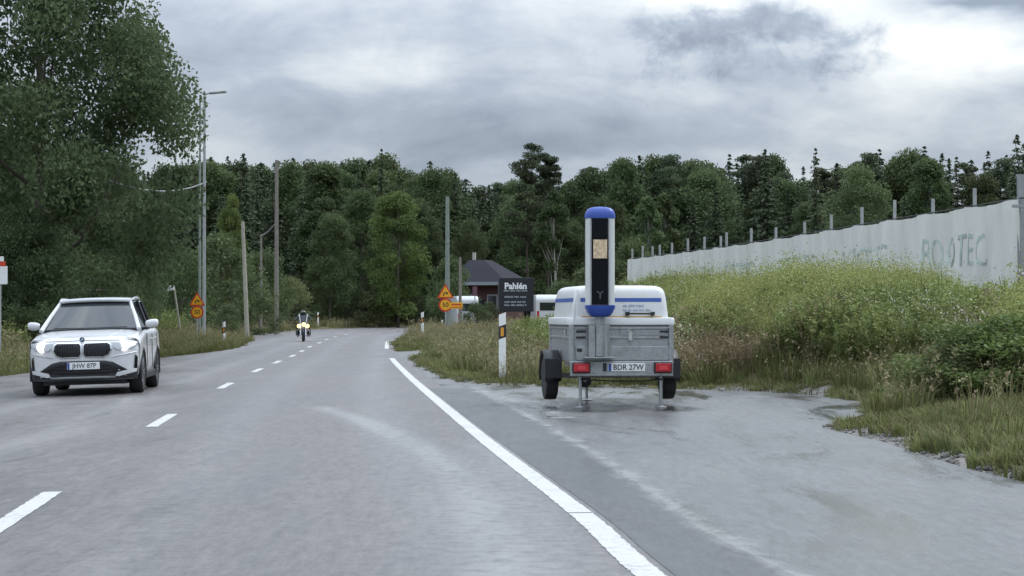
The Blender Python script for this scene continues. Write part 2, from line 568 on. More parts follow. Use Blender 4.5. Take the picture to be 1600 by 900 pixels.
def asphalt_mat(name, base, wet=0.5, seed=0.0, dampness=0.35):
    m = bpy.data.materials.new(name)
    m.use_nodes = True
    t = NT(m.node_tree)
    bs = m.node_tree.nodes['Principled BSDF']
    tcn = t.vm('ADD', t.n('ShaderNodeTexCoord').outputs['Object'], (seed, seed * 1.7, 0))
    st = t.vm('MULTIPLY', tcn, (1.0, 0.16, 1.0))
    n1 = t.noise(st, 0.9, 5, 0.6, 0.4)
    n2 = t.noise(tcn, 7.0, 5, 0.65)
    n3 = t.noise(tcn, 60.0, 3, 0.7)
    n4 = t.noise(t.vm('MULTIPLY', tcn, (1.0, 0.4, 1.0)), 0.35, 4, 0.55, 0.6)
    vor = t.n('ShaderNodeTexVoronoi')
    t.put(vor.inputs['Vector'], tcn)
    vor.inputs['Scale'].default_value = 75.0
    k = t.m('ADD', t.m('MULTIPLY', t.m('SUBTRACT', n1, 0.5), 0.55), t.m('MULTIPLY', t.m('SUBTRACT', n2, 0.5), 0.8))
    k = t.m('ADD', k, t.m('MULTIPLY', t.m('SUBTRACT', n3, 0.5), 1.3))
    k = t.m('ADD', k, t.m('MULTIPLY', t.m('SUBTRACT', n4, 0.5), 0.9))
    wear = t.n('ShaderNodeAttribute', attribute_name='wear').outputs['Fac']
    wn = t.m('MULTIPLY', wear, t.mr(t.m('ADD', t.m('MULTIPLY', n2, 0.5), t.m('MULTIPLY', n1, 0.5)), 0.3, 0.62))
    k = t.m('ADD', k, 1.0)
    n5 = t.noise(tcn, 22.0, 4, 0.7)
    k = t.m('ADD', k, t.m('MULTIPLY', t.m('SUBTRACT', n5, 0.5), 0.9))
    n6 = t.noise(t.vm('MULTIPLY', tcn, (1.0, 0.13, 1.0)), 15.0, 5, 0.75)
    n7 = t.noise(t.vm('MULTIPLY', tcn, (1.0, 0.10, 1.0)), 4.0, 5, 0.65, 0.3)
    k = t.m('ADD', k, t.m('MULTIPLY', t.m('SUBTRACT', n6, 0.5), 1.5))
    k = t.m('MAXIMUM', t.m('ADD', k, t.m('MULTIPLY', t.m('SUBTRACT', n7, 0.5), 0.8)), 0.25)
    cmb = t.n('ShaderNodeCombineXYZ')
    for i in range(3):
        t.put(cmb.inputs[i], k)
    col = t.vm('MULTIPLY', (base[0], base[1], base[2]), cmb.outputs[0])
    col = t.mix(t.m('MULTIPLY', wn, 0.75), col, (0.26, 0.265, 0.27))
    stone = t.m('MULTIPLY', t.mr(vor.outputs['Color'], 0.80, 0.95), 0.35)
    col = t.mix(stone, col, (0.24, 0.235, 0.225))
    damp = t.mr(t.noise(t.vm('MULTIPLY', tcn, (1.0, 0.22, 1.0)), 0.85, 6, 0.62, 0.8), 0.50, 0.62)
    damp = t.m('MULTIPLY', damp, dampness)
    col = t.mix(t.m('MULTIPLY', damp, 0.45), col, (0.045, 0.045, 0.046))
    t.put(bs.inputs['Base Color'], col)
    r = t.mr(t.m('ADD', t.m('MULTIPLY', n1, 0.6), t.m('MULTIPLY', n4, 0.5)), 0.35, 0.75, wet - 0.14, wet + 0.16)
    r = t.m('ADD', r, t.m('MULTIPLY', t.m('SUBTRACT', n7, 0.5), 0.28))
    r = t.m('SUBTRACT', r, t.m('MULTIPLY', damp, 0.22))
    r = t.m('MAXIMUM', r, 0.10)
    t.put(bs.inputs['Roughness'], r)
    bs.inputs['Specular IOR Level'].default_value = 0.5
    b = t.n('ShaderNodeBump')
    b.inputs['Strength'].default_value = 0.22
    b.inputs['Distance'].default_value = 0.004
    t.put(b.inputs['Height'], t.m('ADD', n3, t.m('MULTIPLY', vor.outputs['Distance'], 0.5)))
    t.put(bs.inputs['Normal'], b.outputs[0])
    return m


M['road'] = asphalt_mat('road_asphalt', (0.112, 0.102, 0.100), 0.48)
M['shoulder'] = asphalt_mat('shoulder_asphalt', (0.056, 0.057, 0.060), 0.46, 5.0)
M['layby'] = asphalt_mat('layby_asphalt', (0.104, 0.104, 0.103), 0.38, 13.0, 0.9)


def paint_mat(name, wearlevel):
    m = bpy.data.materials.new(name)
    m.use_nodes = True
    t = NT(m.node_tree)
    bs = m.node_tree.nodes['Principled BSDF']
    tcn = t.n('ShaderNodeTexCoord').outputs['Object']
    n = t.noise(tcn, 14.0, 6, 0.7)
    n2 = t.noise(tcn, 1.3, 4, 0.6)
    f = t.mr(t.m('ADD', t.m('MULTIPLY', n, 0.7), t.m('MULTIPLY', n2, 0.3)), wearlevel, wearlevel + 0.12)
    t.put(bs.inputs['Base Color'], t.mix(t.m('MULTIPLY', f, 0.6), (0.50, 0.50, 0.485), (0.25, 0.25, 0.25)))
    ed = t.n('ShaderNodeAttribute', attribute_name='wear').outputs['Fac']
    nst = t.noise(t.vm('MULTIPLY', tcn, (1.0, 0.25, 1.0)), 26.0, 5, 0.7)
    al = t.mr(t.m('ADD', t.m('MULTIPLY', ed, 1.6), t.m('MULTIPLY', t.m('SUBTRACT', nst, 0.5), 0.9)), 0.0, 0.22)
    t.put(bs.inputs['Alpha'], al)
    bs.inputs['Roughness'].default_value = 0.5
    return m


M['line_paint'] = paint_mat('road_line_paint', 0.50)


def seam_sheen_mat():  # pale tint painted for the sky reflection in the wet joint
    m = bpy.data.materials.new('pale_seam_sheen')
    m.use_nodes = True
    t = NT(m.node_tree)
    bs = m.node_tree.nodes['Principled BSDF']
    tcn = t.n('ShaderNodeTexCoord').outputs['Object']
    n = t.noise(t.vm('MULTIPLY', tcn, (1.0, 0.35, 1.0)), 3.5, 6, 0.7, 0.5)
    edge = t.n('ShaderNodeAttribute', attribute_name='wear').outputs['Fac']
    a = t.mr(t.m('ADD', t.m('MULTIPLY', n, 0.9), t.m('MULTIPLY', edge, 0.50)), 0.70, 1.05)
    t.put(bs.inputs['Alpha'], t.m('MULTIPLY', a, 0.42))
    t.put(bs.inputs['Base Color'], t.mix(t.noise(tcn, 40, 3, 0.6), (0.33, 0.33, 0.33), (0.52, 0.52, 0.51)))
    bs.inputs['Roughness'].default_value = 0.6
    return m


M['seam_sheen'] = seam_sheen_mat()


def ground_mat():
    m = bpy.data.materials.new('soil_and_turf')
    m.use_nodes = True
    t = NT(m.node_tree)
    bs = m.node_tree.nodes['Principled BSDF']
    tcn = t.n('ShaderNodeTexCoord').outputs['Object']
    n1 = t.noise(tcn, 0.5, 5, 0.6)
    n2 = t.noise(tcn, 6.0, 6, 0.7)
    n3 = t.noise(tcn, 45.0, 4, 0.7)
    c = t.mix(t.mr(n2, 0.35, 0.65), (0.060, 0.058, 0.024), (0.115, 0.105, 0.045))
    c = t.mix(t.mr(n1, 0.45, 0.65), c, (0.088, 0.070, 0.040))
    g = t.n('ShaderNodeAttribute', attribute_name='gravel').outputs['Fac']
    gv = t.mix(t.mr(n3, 0.3, 0.7), (0.13, 0.123, 0.112), (0.30, 0.285, 0.262))
    f = t.mr(t.m('ADD', g, t.m('MULTIPLY', t.m('SUBTRACT', n2, 0.5), 0.9)), 0.35, 0.62)
    c = t.mix(f, c, gv)
    t.put(bs.inputs['Base Color'], c)
    bs.inputs['Roughness'].default_value = 0.9
    bs.inputs['Specular IOR Level'].default_value = 0.2
    b = t.n('ShaderNodeBump')
    b.inputs['Strength'].default_value = 0.7
    b.inputs['Distance'].default_value = 0.03
    t.put(b.inputs['Height'], t.m('ADD', n3, n2))
    t.put(bs.inputs['Normal'], b.outputs[0])
    return m


M['ground'] = ground_mat()

# ------------------------------------------------------------------ road, lay-by and terrain
KN = [((-8.4, 3.0), (1.65, 3.0)), ((-9.2, 14.0), (0.78, 14.0)), ((-10.0, 25.0), (-0.22, 25.0)), ((-10.9, 36.0), (-1.12, 36.0)),
      ((-11.5, 47.7), (-2.05, 47.7)), ((-11.5, 58.0), (-2.85, 58.0)), ((-11.2, 68.0), (-3.65, 68.0)), ((-10.7, 80.0), (-4.45, 80.0)),
      ((-12.2, 98.0), (-5.5, 98.0)), ((-15.5, 126.0), (-5.95, 122.0)), ((-16.3, 148.0), (-5.5, 143.0)), ((-15.6, 180.0), (-2.6, 168.0)),
      ((-12.4, 200.0), (2.0, 181.0)), ((-8.0, 211.0), (8.0, 191.0)), ((0.0, 222.0), (16.0, 199.0)), ((14.0, 231.0), (27.0, 206.0)),
      ((60.0, 244.0), (60.0, 218.0))]


def catmull(pts, per=14):
    pts = np.asarray(pts, float)
    P = np.vstack([2 * pts[0] - pts[1], pts, 2 * pts[-1] - pts[-2]])
    out = []
    for i in range(1, len(P) - 2):
        for k in range(per):
            u = k / per
            a, b, c, d = P[i - 1], P[i], P[i + 1], P[i + 2]
            out.append(0.5 * (2 * b + (c - a) * u + (2 * a - 5 * b + 4 * c - d) * u * u + (3 * b - a - 3 * c + d) * u ** 3))
    out.append(pts[-1])
    return np.array(out)


Lc = catmull([k[0] for k in KN])
Rc = catmull([k[1] for k in KN])
# right edge line and centre line of the road (X, Y)
EDGE = np.array([(1.32, 3.0), (0.67, 10.6), (0.44, 13.75), (-0.22, 21.0), (-0.87, 28.6), (-1.62, 37.5), (-2.35, 46.5), (-3.49, 61.3), (-4.62, 78.0), (-5.9, 100.0)])
CENT = np.array([(-2.3, 3.0), (-3.2, 13.8), (-4.25, 25.7), (-5.15, 38.0), (-5.81, 48.2), (-6.25, 56.0), (-6.72, 64.7), (-7.2, 72.1), (-7.9, 82.5), (-8.5, 93.3), (-9.3, 106.0), (-10.1, 125.0), (-10.3, 150.0), (-8.5, 175.0), (-4.5, 191.0), (4.0, 206.0), (20.0, 219.0), (60.0, 231.0)])


def cent_x(Y):
    return np.interp(Y, CENT[:12, 1], CENT[:12, 0])


def camber(X, Y):
    """the left lane falls gently away from the crown of the road"""
    off = np.clip(cent_x(Y) - X, 0, 4.2)
    return -0.028 * off * (1 - sstep(Y, 60, 120))


NS, NL = len(Lc), 90
u = np.linspace(0, 1, NL)[None, :, None]
P2 = Lc[:, None, :] * (1 - u) + Rc[:, None, :] * u
# refine lengthwise
t_old = np.arange(NS)
t_new = np.linspace(0, NS - 1, 620)
P2 = np.stack([np.stack([np.interp(t_new, t_old, P2[:, j, a]) for j in range(NL)], 1) for a in range(2)], -1)
Xr, Yr = P2[..., 0], P2[..., 1]


def polyline_dist(X, Y, pl):
    d = np.full(X.shape, 1e9)
    for (x0, y0), (x1, y1) in zip(pl[:-1], pl[1:]):
        ex, ey = x1 - x0, y1 - y0
        tt = np.clip(((X - x0) * ex + (Y - y0) * ey) / (ex * ex + ey * ey + 1e-12), 0, 1)
        d = np.minimum(d, np.hypot(X - x0 - tt * ex, Y - y0 - tt * ey))
    return d


# pale, worn wheel tracks: along both lanes, plus a curved one that leaves the near lane
wear = np.zeros_like(Xr)
cx = np.interp(Yr, CENT[:12, 1], CENT[:12, 0])
for off, wd, amp in ((0.95, 0.30, 0.30), (2.65, 0.34, 0.42), (-1.1, 0.32, 0.38), (-2.7, 0.32, 0.38)):
    wear += amp * np.exp(-((Xr - cx - off) / wd) ** 2)
tr = [gp(*p) for p in [(500, 636), (560, 655), (640, 690), (690, 720), (735, 770), (765, 830), (790, 900)]]
wear += 0.95 * np.exp(-(polyline_dist(Xr, Yr, tr) / 0.16) ** 2)
tr2 = [gp(*p) for p in [(770, 690), (800, 760), (850, 830), (890, 900)]]
wear += 0.55 * np.exp(-(polyline_dist(Xr, Yr, tr2) / 0.30) ** 2)
wear = np.clip(wear, 0, 1)
Pr = np.stack([Xr, Yr, camber(Xr, Yr) + 0.004], -1)
road = link('road', grid_mesh('road', Pr, True, {'wear': ('POINT', wear)}, flip=True), M['road'])
tag(road, kind='structure')

# lay-by: from the road's right edge out to the foot of the bank
layby_right = [gp(*p) for p in [(612, 552), (650, 548.5), (668, 551), (640, 562), (668, 578), (700, 592), (745, 601), (850, 604), (1060, 608), (1200, 612),
                                (1290, 619), (1350, 628), (1376, 636), (1345, 649), (1300, 660), (1284, 668), (1380, 690), (1450, 714), (1520, 734), (1600, 753),
                                (1760, 790), (2000, 850), (2500, 985)]]
layby_left = [(x - 2.0, y) for x, y in zip(np.interp(np.linspace(69, 9, 26), Rc[:, 1][:130], Rc[:, 0][:130]), np.linspace(69, 9, 26))]
layby_poly = [(-5.4, 69.5)] + layby_right[1:] + [(layby_right[-1][0], 5.0), (-0.4, 5.0)] + layby_left[::-1]


def in_poly(X, Y, poly):
    c = np.zeros(X.shape, bool)
    n = len(poly)
    for i in range(n):
        x0, y0 = poly[i]
        x1, y1 = poly[(i + 1) % n]
        cond = (y0 > Y) != (y1 > Y)
        xx = (x1 - x0) * (Y - y0) / (y1 - y0 + 1e-12) + x0
        c ^= cond & (X < xx)
    return c


bm = bmesh.new()
vsb = [bm.verts.new((x, y, 0.0)) for x, y in layby_poly]
bm.faces.new(vsb)
bmesh.ops.triangulate(bm, faces=bm.faces[:])
for f in bm.faces:
    if f.normal.z < 0:
        f.normal_flip()
me = bpy.data.meshes.new('layby')
bm.to_mesh(me)
bm.free()
layby = link('layby', me, M['layby'])
tag(layby, kind='structure')

road_poly = [tuple(p) for p in Lc] + [tuple(p) for p in Rc[::-1]]


def asphalt_sd(X, Y):
    """distance to the sealed surfaces, negative inside"""
    out = None
    for poly in (road_poly, layby_poly):
        d = polyline_dist(X, Y, np.array(poly + poly[:1]))
        d = np.where(in_poly(X, Y, poly), -d, d)
        out = d if out is None else np.minimum(out, d)
    return out


def vnoise(X, Y, s, seed=0):
    """smooth value noise"""
    r = np.random.default_rng(seed)
    T = r.random((64, 64))
    x, y = X * s, Y * s
    i, j = np.floor(x).astype(int), np.floor(y).astype(int)
    fx, fy = x - i, y - j
    fx, fy = fx * fx * (3 - 2 * fx), fy * fy * (3 - 2 * fy)
    a, b = T[i % 64, j % 64], T[(i + 1) % 64, j % 64]
    c, d = T[i % 64, (j + 1) % 64], T[(i + 1) % 64, (j + 1) % 64]
    return (a * (1 - fx) + b * fx) * (1 - fy) + (c * (1 - fx) + d * fx) * fy


BANK_Y = np.array([0, 16, 24, 30, 36, 45, 60, 80, 100, 125, 160])
BANK_X0 = np.array([5.2, 4.6, 4.6, 4.4, 3.0, 2.0, 0.6, 0.6, 2.0, 6.0, 10.0])      # where the bank begins to rise
BANK_X1 = np.array([11., 10., 9.5, 9.0, 7.2, 6.4, 4.6, 5.2, 7.5, 13., 22.])       # where it levels out
BANK_H = np.array([0.4, 0.45, 0.52, 0.62, 0.75, 0.98, 1.22, 1.36, 1.35, 1.2, 0.8])


def height(X, Y, sd=None):
    sd = asphalt_sd(X, Y) if sd is None else sd
    h = np.interp(Y, BANK_Y, BANK_H) * sstep(X, np.interp(Y, BANK_Y, BANK_X0), np.interp(Y, BANK_Y, BANK_X1))
    h = h + 0.35 * sstep(-X, 14, 26) * (1 - sstep(Y, 150, 220))
    h = h + 0.10 * sstep(sd, 0.0, 1.6) + (vnoise(X, Y, 0.5, 3) - 0.5) * 0.22 * sstep(sd, 0.4, 3.0) + (vnoise(X, Y, 0.12, 4) - 0.5) * 0.3 * sstep(sd, 2, 9)
    h = h * sstep(sd, -0.05, 1.2)
    e = sstep(sd + (vnoise(X, Y, 2.2, 9) - 0.5) * 0.55, -0.18, 0.30)
    return h + camber(X, Y) - 0.10 + 0.125 * e


def axis(parts):
    out = []
    for a, b, s in parts:
        out.append(np.arange(a, b, s))
    out.append([parts[-1][1]])
    return np.concatenate(out)


gx = axis([(-900, -120, 60), (-120, -40, 8), (-40, -17, 1.0), (-17, -8, 0.22), (-8, -3, 0.4), (-3, 10, 0.16), (10, 20, 0.4), (20, 60, 2.0), (60, 140, 8), (140, 900, 60)])
gy = axis([(-40, 8, 4), (8, 16, 0.35), (16, 46, 0.2), (46, 110, 0.5), (110, 260, 2.5), (260, 400, 15), (400, 2600, 120)])
GX, GY = np.meshgrid(gx, gy, indexing='ij')
SD = asphalt_sd(GX, GY)
GZ = height(GX, GY, SD)
grav = (1 - sstep(SD, 0.15, 0.75)) * (0.55 + 0.45 * sstep(vnoise(GX, GY, 0.35, 21), 0.35, 0.6))
grav = np.where((GX < -4) & (GY > 30), grav * 0.35, grav)
grav = np.where((GX > 2.5) & (GY < 27), np.maximum(grav, 1 - sstep(SD, 0.3, 0.85)), grav)
terrain = link('ground', grid_mesh('ground', np.stack([GX, GY, GZ], -1), True, {'gravel': ('POINT', grav)}, flip=True), M['ground'])
tag(terrain, kind='structure')


def hz(x, y):
    return float(height(np.array([x]), np.array([y]))[0])


# painted lines
def strip(name, pts, w, z, mt, parent, wearv=None, zs=None):
    pts = np.asarray(pts, float)
    d = np.gradient(pts, axis=0)
    d /= np.linalg.norm(d, axis=1)[:, None]
    nrm = np.stack([-d[:, 1], d[:, 0]], 1)
    k = np.linspace(-0.5, 0.5, 7)
    P = pts[:, None, :] + nrm[:, None, :] * (k[None, :, None] * w)
    Z = (camber(P[..., 0], P[..., 1]) if zs is None else zs) + z
    P = np.concatenate([P, np.broadcast_to(Z, P.shape[:2])[..., None]], -1)
    at = {'wear': ('POINT', np.broadcast_to(1 - np.abs(k) * 2, P.shape[:2]))}
    me = grid_mesh(name, P, True, at)
    bmx = bmesh.new()
    bmx.from_mesh(me)
    for f in bmx.faces:
        if f.normal.z < 0:
            f.normal_flip()
    bmx.to_mesh(me)
    bmx.free()
    return link(name, me, mt, parent)


edge_c = catmull(EDGE, 10)


def edge_pts(y0, y1, n):
    Y = np.linspace(y0, y1, n)
    return np.stack([np.interp(Y, edge_c[:, 1], edge_c[:, 0]), Y], 1)


strip('edge_line', edge_pts(3.2, 13.70, 20), 0.17, 0.008, M['line_paint'], road)
strip('edge_line', edge_pts(13.74, 61.3, 70), 0.17, 0.008, M['line_paint'], road)
strip('edge_line', edge_pts(77.5, 98.0, 16), 0.17, 0.008, M['line_paint'], road)
cent_c = catmull(CENT, 10)
for yc in (3.2, 13.8, 25.7, 38.0, 48.2, 56.4, 64.7, 73.0, 82.5, 93.3, 106.0, 118.0, 130.0):
    Y = np.linspace(yc - 1.55, yc + 1.55, 8)
    strip('centre_dash', np.stack([np.interp(Y, cent_c[:, 1], cent_c[:, 0]), Y], 1), 0.15, 0.008, M['line_paint'], road)
sl = catmull([gp(*p) for p in [(742, 606), (790, 634), (850, 664), (930, 712), (1010, 764), (1090, 822), (1190, 876), (1300, 930)]], 8)
Ysh = np.linspace(36.5, 9.0, 90)
xl_ = np.interp(Ysh, edge_c[:, 1], edge_c[:, 0]) + 0.125
xr_ = np.interp(Ysh, sl[::-1, 1], sl[::-1, 0]) + (vnoise(Ysh, Ysh * 0.0, 1.3, 31) - 0.5) * 0.12
ks = np.linspace(0, 1, 10)
Psh = np.stack([xl_[:, None] * (1 - ks) + xr_[:, None] * ks, np.repeat(Ysh[:, None], 10, 1), np.full((90, 10), 0.0065)], -1)
tag(link('shoulder', grid_mesh('shoulder', Psh, True, {'wear': ('POINT', np.zeros((90, 10)))}), M['shoulder']), kind='structure')
# wet sheen on the gravelly joint of shoulder and lay-by, put into pale colour
s_o = strip('seam_sheen_streak', sl, 0.55, 0.009, M['seam_sheen'], layby, zs=0.0)
sl2 = catmull([gp(*p) for p in [(752, 612), (800, 628), (848, 640), (880, 655)]], 8)
strip('seam_sheen_streak', sl2, 1.1, 0.012, M['seam_sheen'], layby, zs=0.0)


# the trailer's shade on wet asphalt, put in as dark glossy sheets
def wet_shade_mat():
    m = bpy.data.materials.new('wet_trailer_shade')
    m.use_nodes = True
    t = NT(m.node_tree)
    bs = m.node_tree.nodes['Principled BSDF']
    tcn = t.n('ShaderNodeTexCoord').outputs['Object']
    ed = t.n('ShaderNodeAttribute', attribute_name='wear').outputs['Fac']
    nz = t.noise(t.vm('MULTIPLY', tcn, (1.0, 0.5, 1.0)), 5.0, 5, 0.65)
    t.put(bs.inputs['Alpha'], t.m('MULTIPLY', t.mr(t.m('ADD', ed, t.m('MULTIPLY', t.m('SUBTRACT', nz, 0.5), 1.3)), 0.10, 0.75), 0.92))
    bs.inputs['Base Color'].default_value = (0.026, 0.027, 0.028, 1)  # dark base colour carries the shade below the trailer
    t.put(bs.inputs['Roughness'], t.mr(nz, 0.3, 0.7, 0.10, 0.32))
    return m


M['wet_shade_patch'] = wet_shade_mat()


def wet_shade_patch(cx_, cy_, rx, ry, label):
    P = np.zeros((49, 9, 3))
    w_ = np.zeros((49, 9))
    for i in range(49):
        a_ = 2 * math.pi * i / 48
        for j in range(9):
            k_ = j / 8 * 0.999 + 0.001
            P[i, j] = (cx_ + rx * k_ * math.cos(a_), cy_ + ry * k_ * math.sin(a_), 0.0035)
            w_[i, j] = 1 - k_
    o = link('wet_shade_patch', grid_mesh('wet_shade_patch', P, True, {'wear': ('POINT', w_)}, flip=True), M['wet_shade_patch'])
    return tag(o, label, 'wet_shade_patch')


wet_shade_patch(1.05, 28.7, 0.75, 1.3, 'painted shade on wet asphalt around the left rear support leg of the trailer')
wet_shade_patch(2.12, 29.0, 0.65, 1.2, 'painted shade on wet asphalt around the right rear support leg of the trailer')
wet_shade_patch(1.55, 31.2, 1.25, 1.9, 'long painted shade on wet asphalt beneath the middle of the trailer')

# ------------------------------------------------------------------ foliage generators
def leaf_quads(C, size, rg, up_bias=0.35, aspect=0.55, direction=None, spread=1.0):
    """one diamond-shaped leaf per centre"""
    n = len(C)
    a = rg.normal(size=(n, 3)) if direction is None else direction + rg.normal(size=(n, 3)) * spread
    a /= np.linalg.norm(a, axis=1)[:, None] + 1e-9
    nrm = rg.normal(size=(n, 3)) + np.array([0, 0, up_bias * 2])
    b = np.cross(nrm, a)
    b /= np.linalg.norm(b, axis=1)[:, None] + 1e-9
    s = (size * rg.uniform(0.6, 1.35, n)).reshape(-1, 1)
    V = np.stack([C - a * s, C + b * s * aspect, C + a * s, C - b * s * aspect], 1).reshape(-1, 3)
    F = np.arange(4 * n).reshape(n, 4)
    return V, F


def crown_mesh(name, C, size, tint, rg, **kw):
    V, F = leaf_quads(C, size, rg, **kw)
    return np_mesh(name, V, F, False, {'tint': ('FACE', np.clip(tint, 0, 1))})


def trunk_mesh(name, H, r, rg, limbs, lean=0.0, top=0.95):
    mb = MB()
    n = 7
    pth, rad = [], []
    ox = rg.normal(size=(n, 2)) * 0.012 * H
    ox[0] = 0
    for i in range(n):
        k = i / (n - 1)
        pth.append((ox[i, 0] * k + lean * k * H, ox[i, 1] * k, k * H * top - (0.3 if i == 0 else 0)))
        rad.append(r * (1.25 if i == 0 else 1.0) * (1 - 0.88 * k) + 0.01)
    mb.tube(pth, rad, 7)
    P = np.array(pth)
    for tip, zb in limbs:
        zz = np.clip(zb, 0.1, H * top)
        b = np.array([np.interp(zz, P[:, 2], P[:, 0]), np.interp(zz, P[:, 2], P[:, 1]), zz])
        mid = (b + tip) / 2 + np.array([0, 0, -0.04 * H * rg.random()])
        rr = max(0.018, r * 0.38 * (1 - zz / H) + 0.012)
        mb.tube([b, mid, tip], [rr, rr * 0.7, rr * 0.25], 5)
    me = bpy.data.meshes.new(name)
    me.from_pydata(mb.v, [], mb.f)
    me.polygons.foreach_set('use_smooth', np.ones(len(me.polygons), bool))
    me.update()
    return me


def deciduous(seed, H, wid, z0=0.22, nclump=46, nleaf=5200, size=0.26, r=0.16, shape=1.0, gap=0.0):
    """clumped broadleaf crown; returns (trunk mesh, crown mesh)"""
    rg = np.random.default_rng(seed)
    cl = []
    while len(cl) < nclump:
        k = rg.random() ** 0.8
        prof = math.sin(math.pi * min(1, (0.12 + 0.88 * k)) ** shape) ** 0.6
        rad = wid * prof * (0.35 + 0.65 * rg.random() ** 0.5)
        a = rg.random() * 2 * math.pi
        cl.append((rad * math.cos(a), rad * math.sin(a), H * (z0 + (1 - z0) * k) * 0.97))
    cl = np.array(cl)
    cr = wid * rg.uniform(0.22, 0.42, nclump) * (1 - gap)
    w = cr ** 2
    ci = rg.choice(nclump, nleaf, p=w / w.sum())
    d = rg.normal(size=(nleaf, 3))
    d /= np.linalg.norm(d, axis=1)[:, None]
    rr = rg.random(nleaf) ** 0.45
    C = cl[ci] + d * (cr[ci] * rr)[:, None] * np.array([1.15, 1.15, 0.85])
    C[:, 2] = np.maximum(C[:, 2], 0.15)
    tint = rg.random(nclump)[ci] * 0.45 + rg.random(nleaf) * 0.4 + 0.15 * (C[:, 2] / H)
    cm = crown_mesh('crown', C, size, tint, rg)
    limbs = [(cl[i], max(0.12 * H, cl[i][2] - rg.uniform(0.12, 0.3) * H)) for i in rg.choice(nclump, min(nclump, 16), replace=False)]
    return trunk_mesh('trunk', H, r, rg, limbs, 0.0, 0.9), cm


def spruce(seed, H, wid, nlev=30, size=0.42, bare=0.06, r=0.17):
    rg = np.random.default_rng(seed)
    Cs, Ds, T, S = [], [], [], []
    limbs = []
    for i in range(nlev):
        k = i / (nlev - 1)
        z = H * (bare + (1 - bare) * k ** 0.82) * 0.985 + rg.normal() * 0.10
        R0 = wid * (1 - k) ** 0.86 * rg.uniform(0.92, 1.08) + 0.10
        nb = int(5 + 6 * (1 - k))
        a0 = rg.random() * 6.28
        for j in range(nb):
            a = a0 + 6.283 * j / nb + rg.normal() * 0.3
            z = z + rg.normal() * 0.10
            L = R0 * rg.uniform(0.6, 1.2)
            m = max(3, int(L / 0.24))
            tt = (np.arange(m) + rg.random(m)) / m
            droop = -0.28 * L * tt ** 1.3 + 0.10 * L * tt ** 3
            p = np.stack([math.cos(a) * L * tt, math.sin(a) * L * tt, z + droop], 1)
            p = np.repeat(p, 3, 0) + rg.normal(size=(3 * m, 3)) * (0.03 + 0.08 * (1 - k))
            Cs.append(p)
            dirv = np.array([math.cos(a), math.sin(a), -0.45])
            Ds.append(np.tile(dirv, (3 * m, 1)) + np.stack([-math.sin(a) * np.ones(3 * m), math.cos(a) * np.ones(3 * m), np.zeros(3 * m)], 1) * rg.choice([-0.8, 0, 0.8], (3 * m, 1)))
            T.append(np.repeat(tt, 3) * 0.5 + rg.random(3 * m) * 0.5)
            S.append(np.full(3 * m, size * (0.55 + 0.45 * (1 - k) ** 0.7)))
    Cs, Ds, T, S = np.vstack(Cs), np.vstack(Ds), np.concatenate(T), np.concatenate(S)
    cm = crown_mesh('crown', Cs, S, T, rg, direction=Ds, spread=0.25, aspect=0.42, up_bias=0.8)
    return trunk_mesh('trunk', H, r, rg, limbs, 0.0, 0.94), cm


def pine(seed, H, wid, base=0.5, nclump=38, nleaf=12000, size=0.155, r=0.17):
    rg = np.random.default_rng(seed)
    cl = []
    for i in range(nclump):
        k = rg.random()
        z = H * (base + (1 - base) * k)
        rad = wid * (1 - 0.65 * k) * rg.uniform(0.25, 1.0)
        a = rg.random() * 6.283
        cl.append((rad * math.cos(a), rad * math.sin(a), z))
    cl = np.array(cl)
    cr = wid * rg.uniform(0.22, 0.36, nclump)
    ci = rg.integers(0, nclump, nleaf)
    d = rg.normal(size=(nleaf, 3))
    d /= np.linalg.norm(d, axis=1)[:, None]
    C = cl[ci] + d * (cr[ci] * rg.random(nleaf) ** 0.5)[:, None] * np.array([1.2, 1.2, 0.55])
    tint = rg.random(nclump)[ci] * 0.4 + rg.random(nleaf) * 0.5
    cm = crown_mesh('crown', C, size, tint, rg, aspect=0.4)
    limbs = [(c, c[2] - 0.03 * H) for c in cl]
    for _ in range(9):                                   # dead side branches low on the stem
        a, z = rg.random() * 6.28, H * rg.uniform(0.2, base)
        limbs.append((np.array([math.cos(a), math.sin(a), 0]) * wid * 0.35 + np.array([0, 0, z]), z + 0.1))
    return trunk_mesh('trunk', H, r, rg, limbs, 0.0, 0.98), cm


# ------------------------------------------------------------------ forest
PROTO = {
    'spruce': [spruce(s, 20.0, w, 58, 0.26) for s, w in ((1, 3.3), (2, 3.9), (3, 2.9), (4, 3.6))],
    'pine': [pine(s, 20.0, w, b) for s, w, b in ((11, 2.9, 0.5), (12, 2.5, 0.58), (13, 3.3, 0.42))],
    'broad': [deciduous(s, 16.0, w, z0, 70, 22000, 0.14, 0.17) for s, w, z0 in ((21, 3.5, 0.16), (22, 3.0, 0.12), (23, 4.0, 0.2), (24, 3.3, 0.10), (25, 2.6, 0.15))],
    'shrub': [deciduous(s, 5.0, 2.3, 0.05, 40, 7000, 0.10, 0.07, 0.8) for s in (31, 32, 33)],
}
BARK = {'spruce': 'bark_dark', 'pine': 'bark_dark', 'broad': 'bark_grey', 'shrub': 'bark_grey'}
LEAF = {'spruce': 'leaf_spruce', 'pine': 'leaf_pine', 'broad': 'leaf_dec', 'shrub': 'leaf_shrub'}
TALL = {'spruce': 20.0, 'pine': 20.0, 'broad': 16.0, 'shrub': 5.0}
NAMES = {'spruce': 'spruce_tree', 'pine': 'pine_tree', 'broad': 'deciduous_tree', 'shrub': 'shrub'}
MESHCACHE = {}


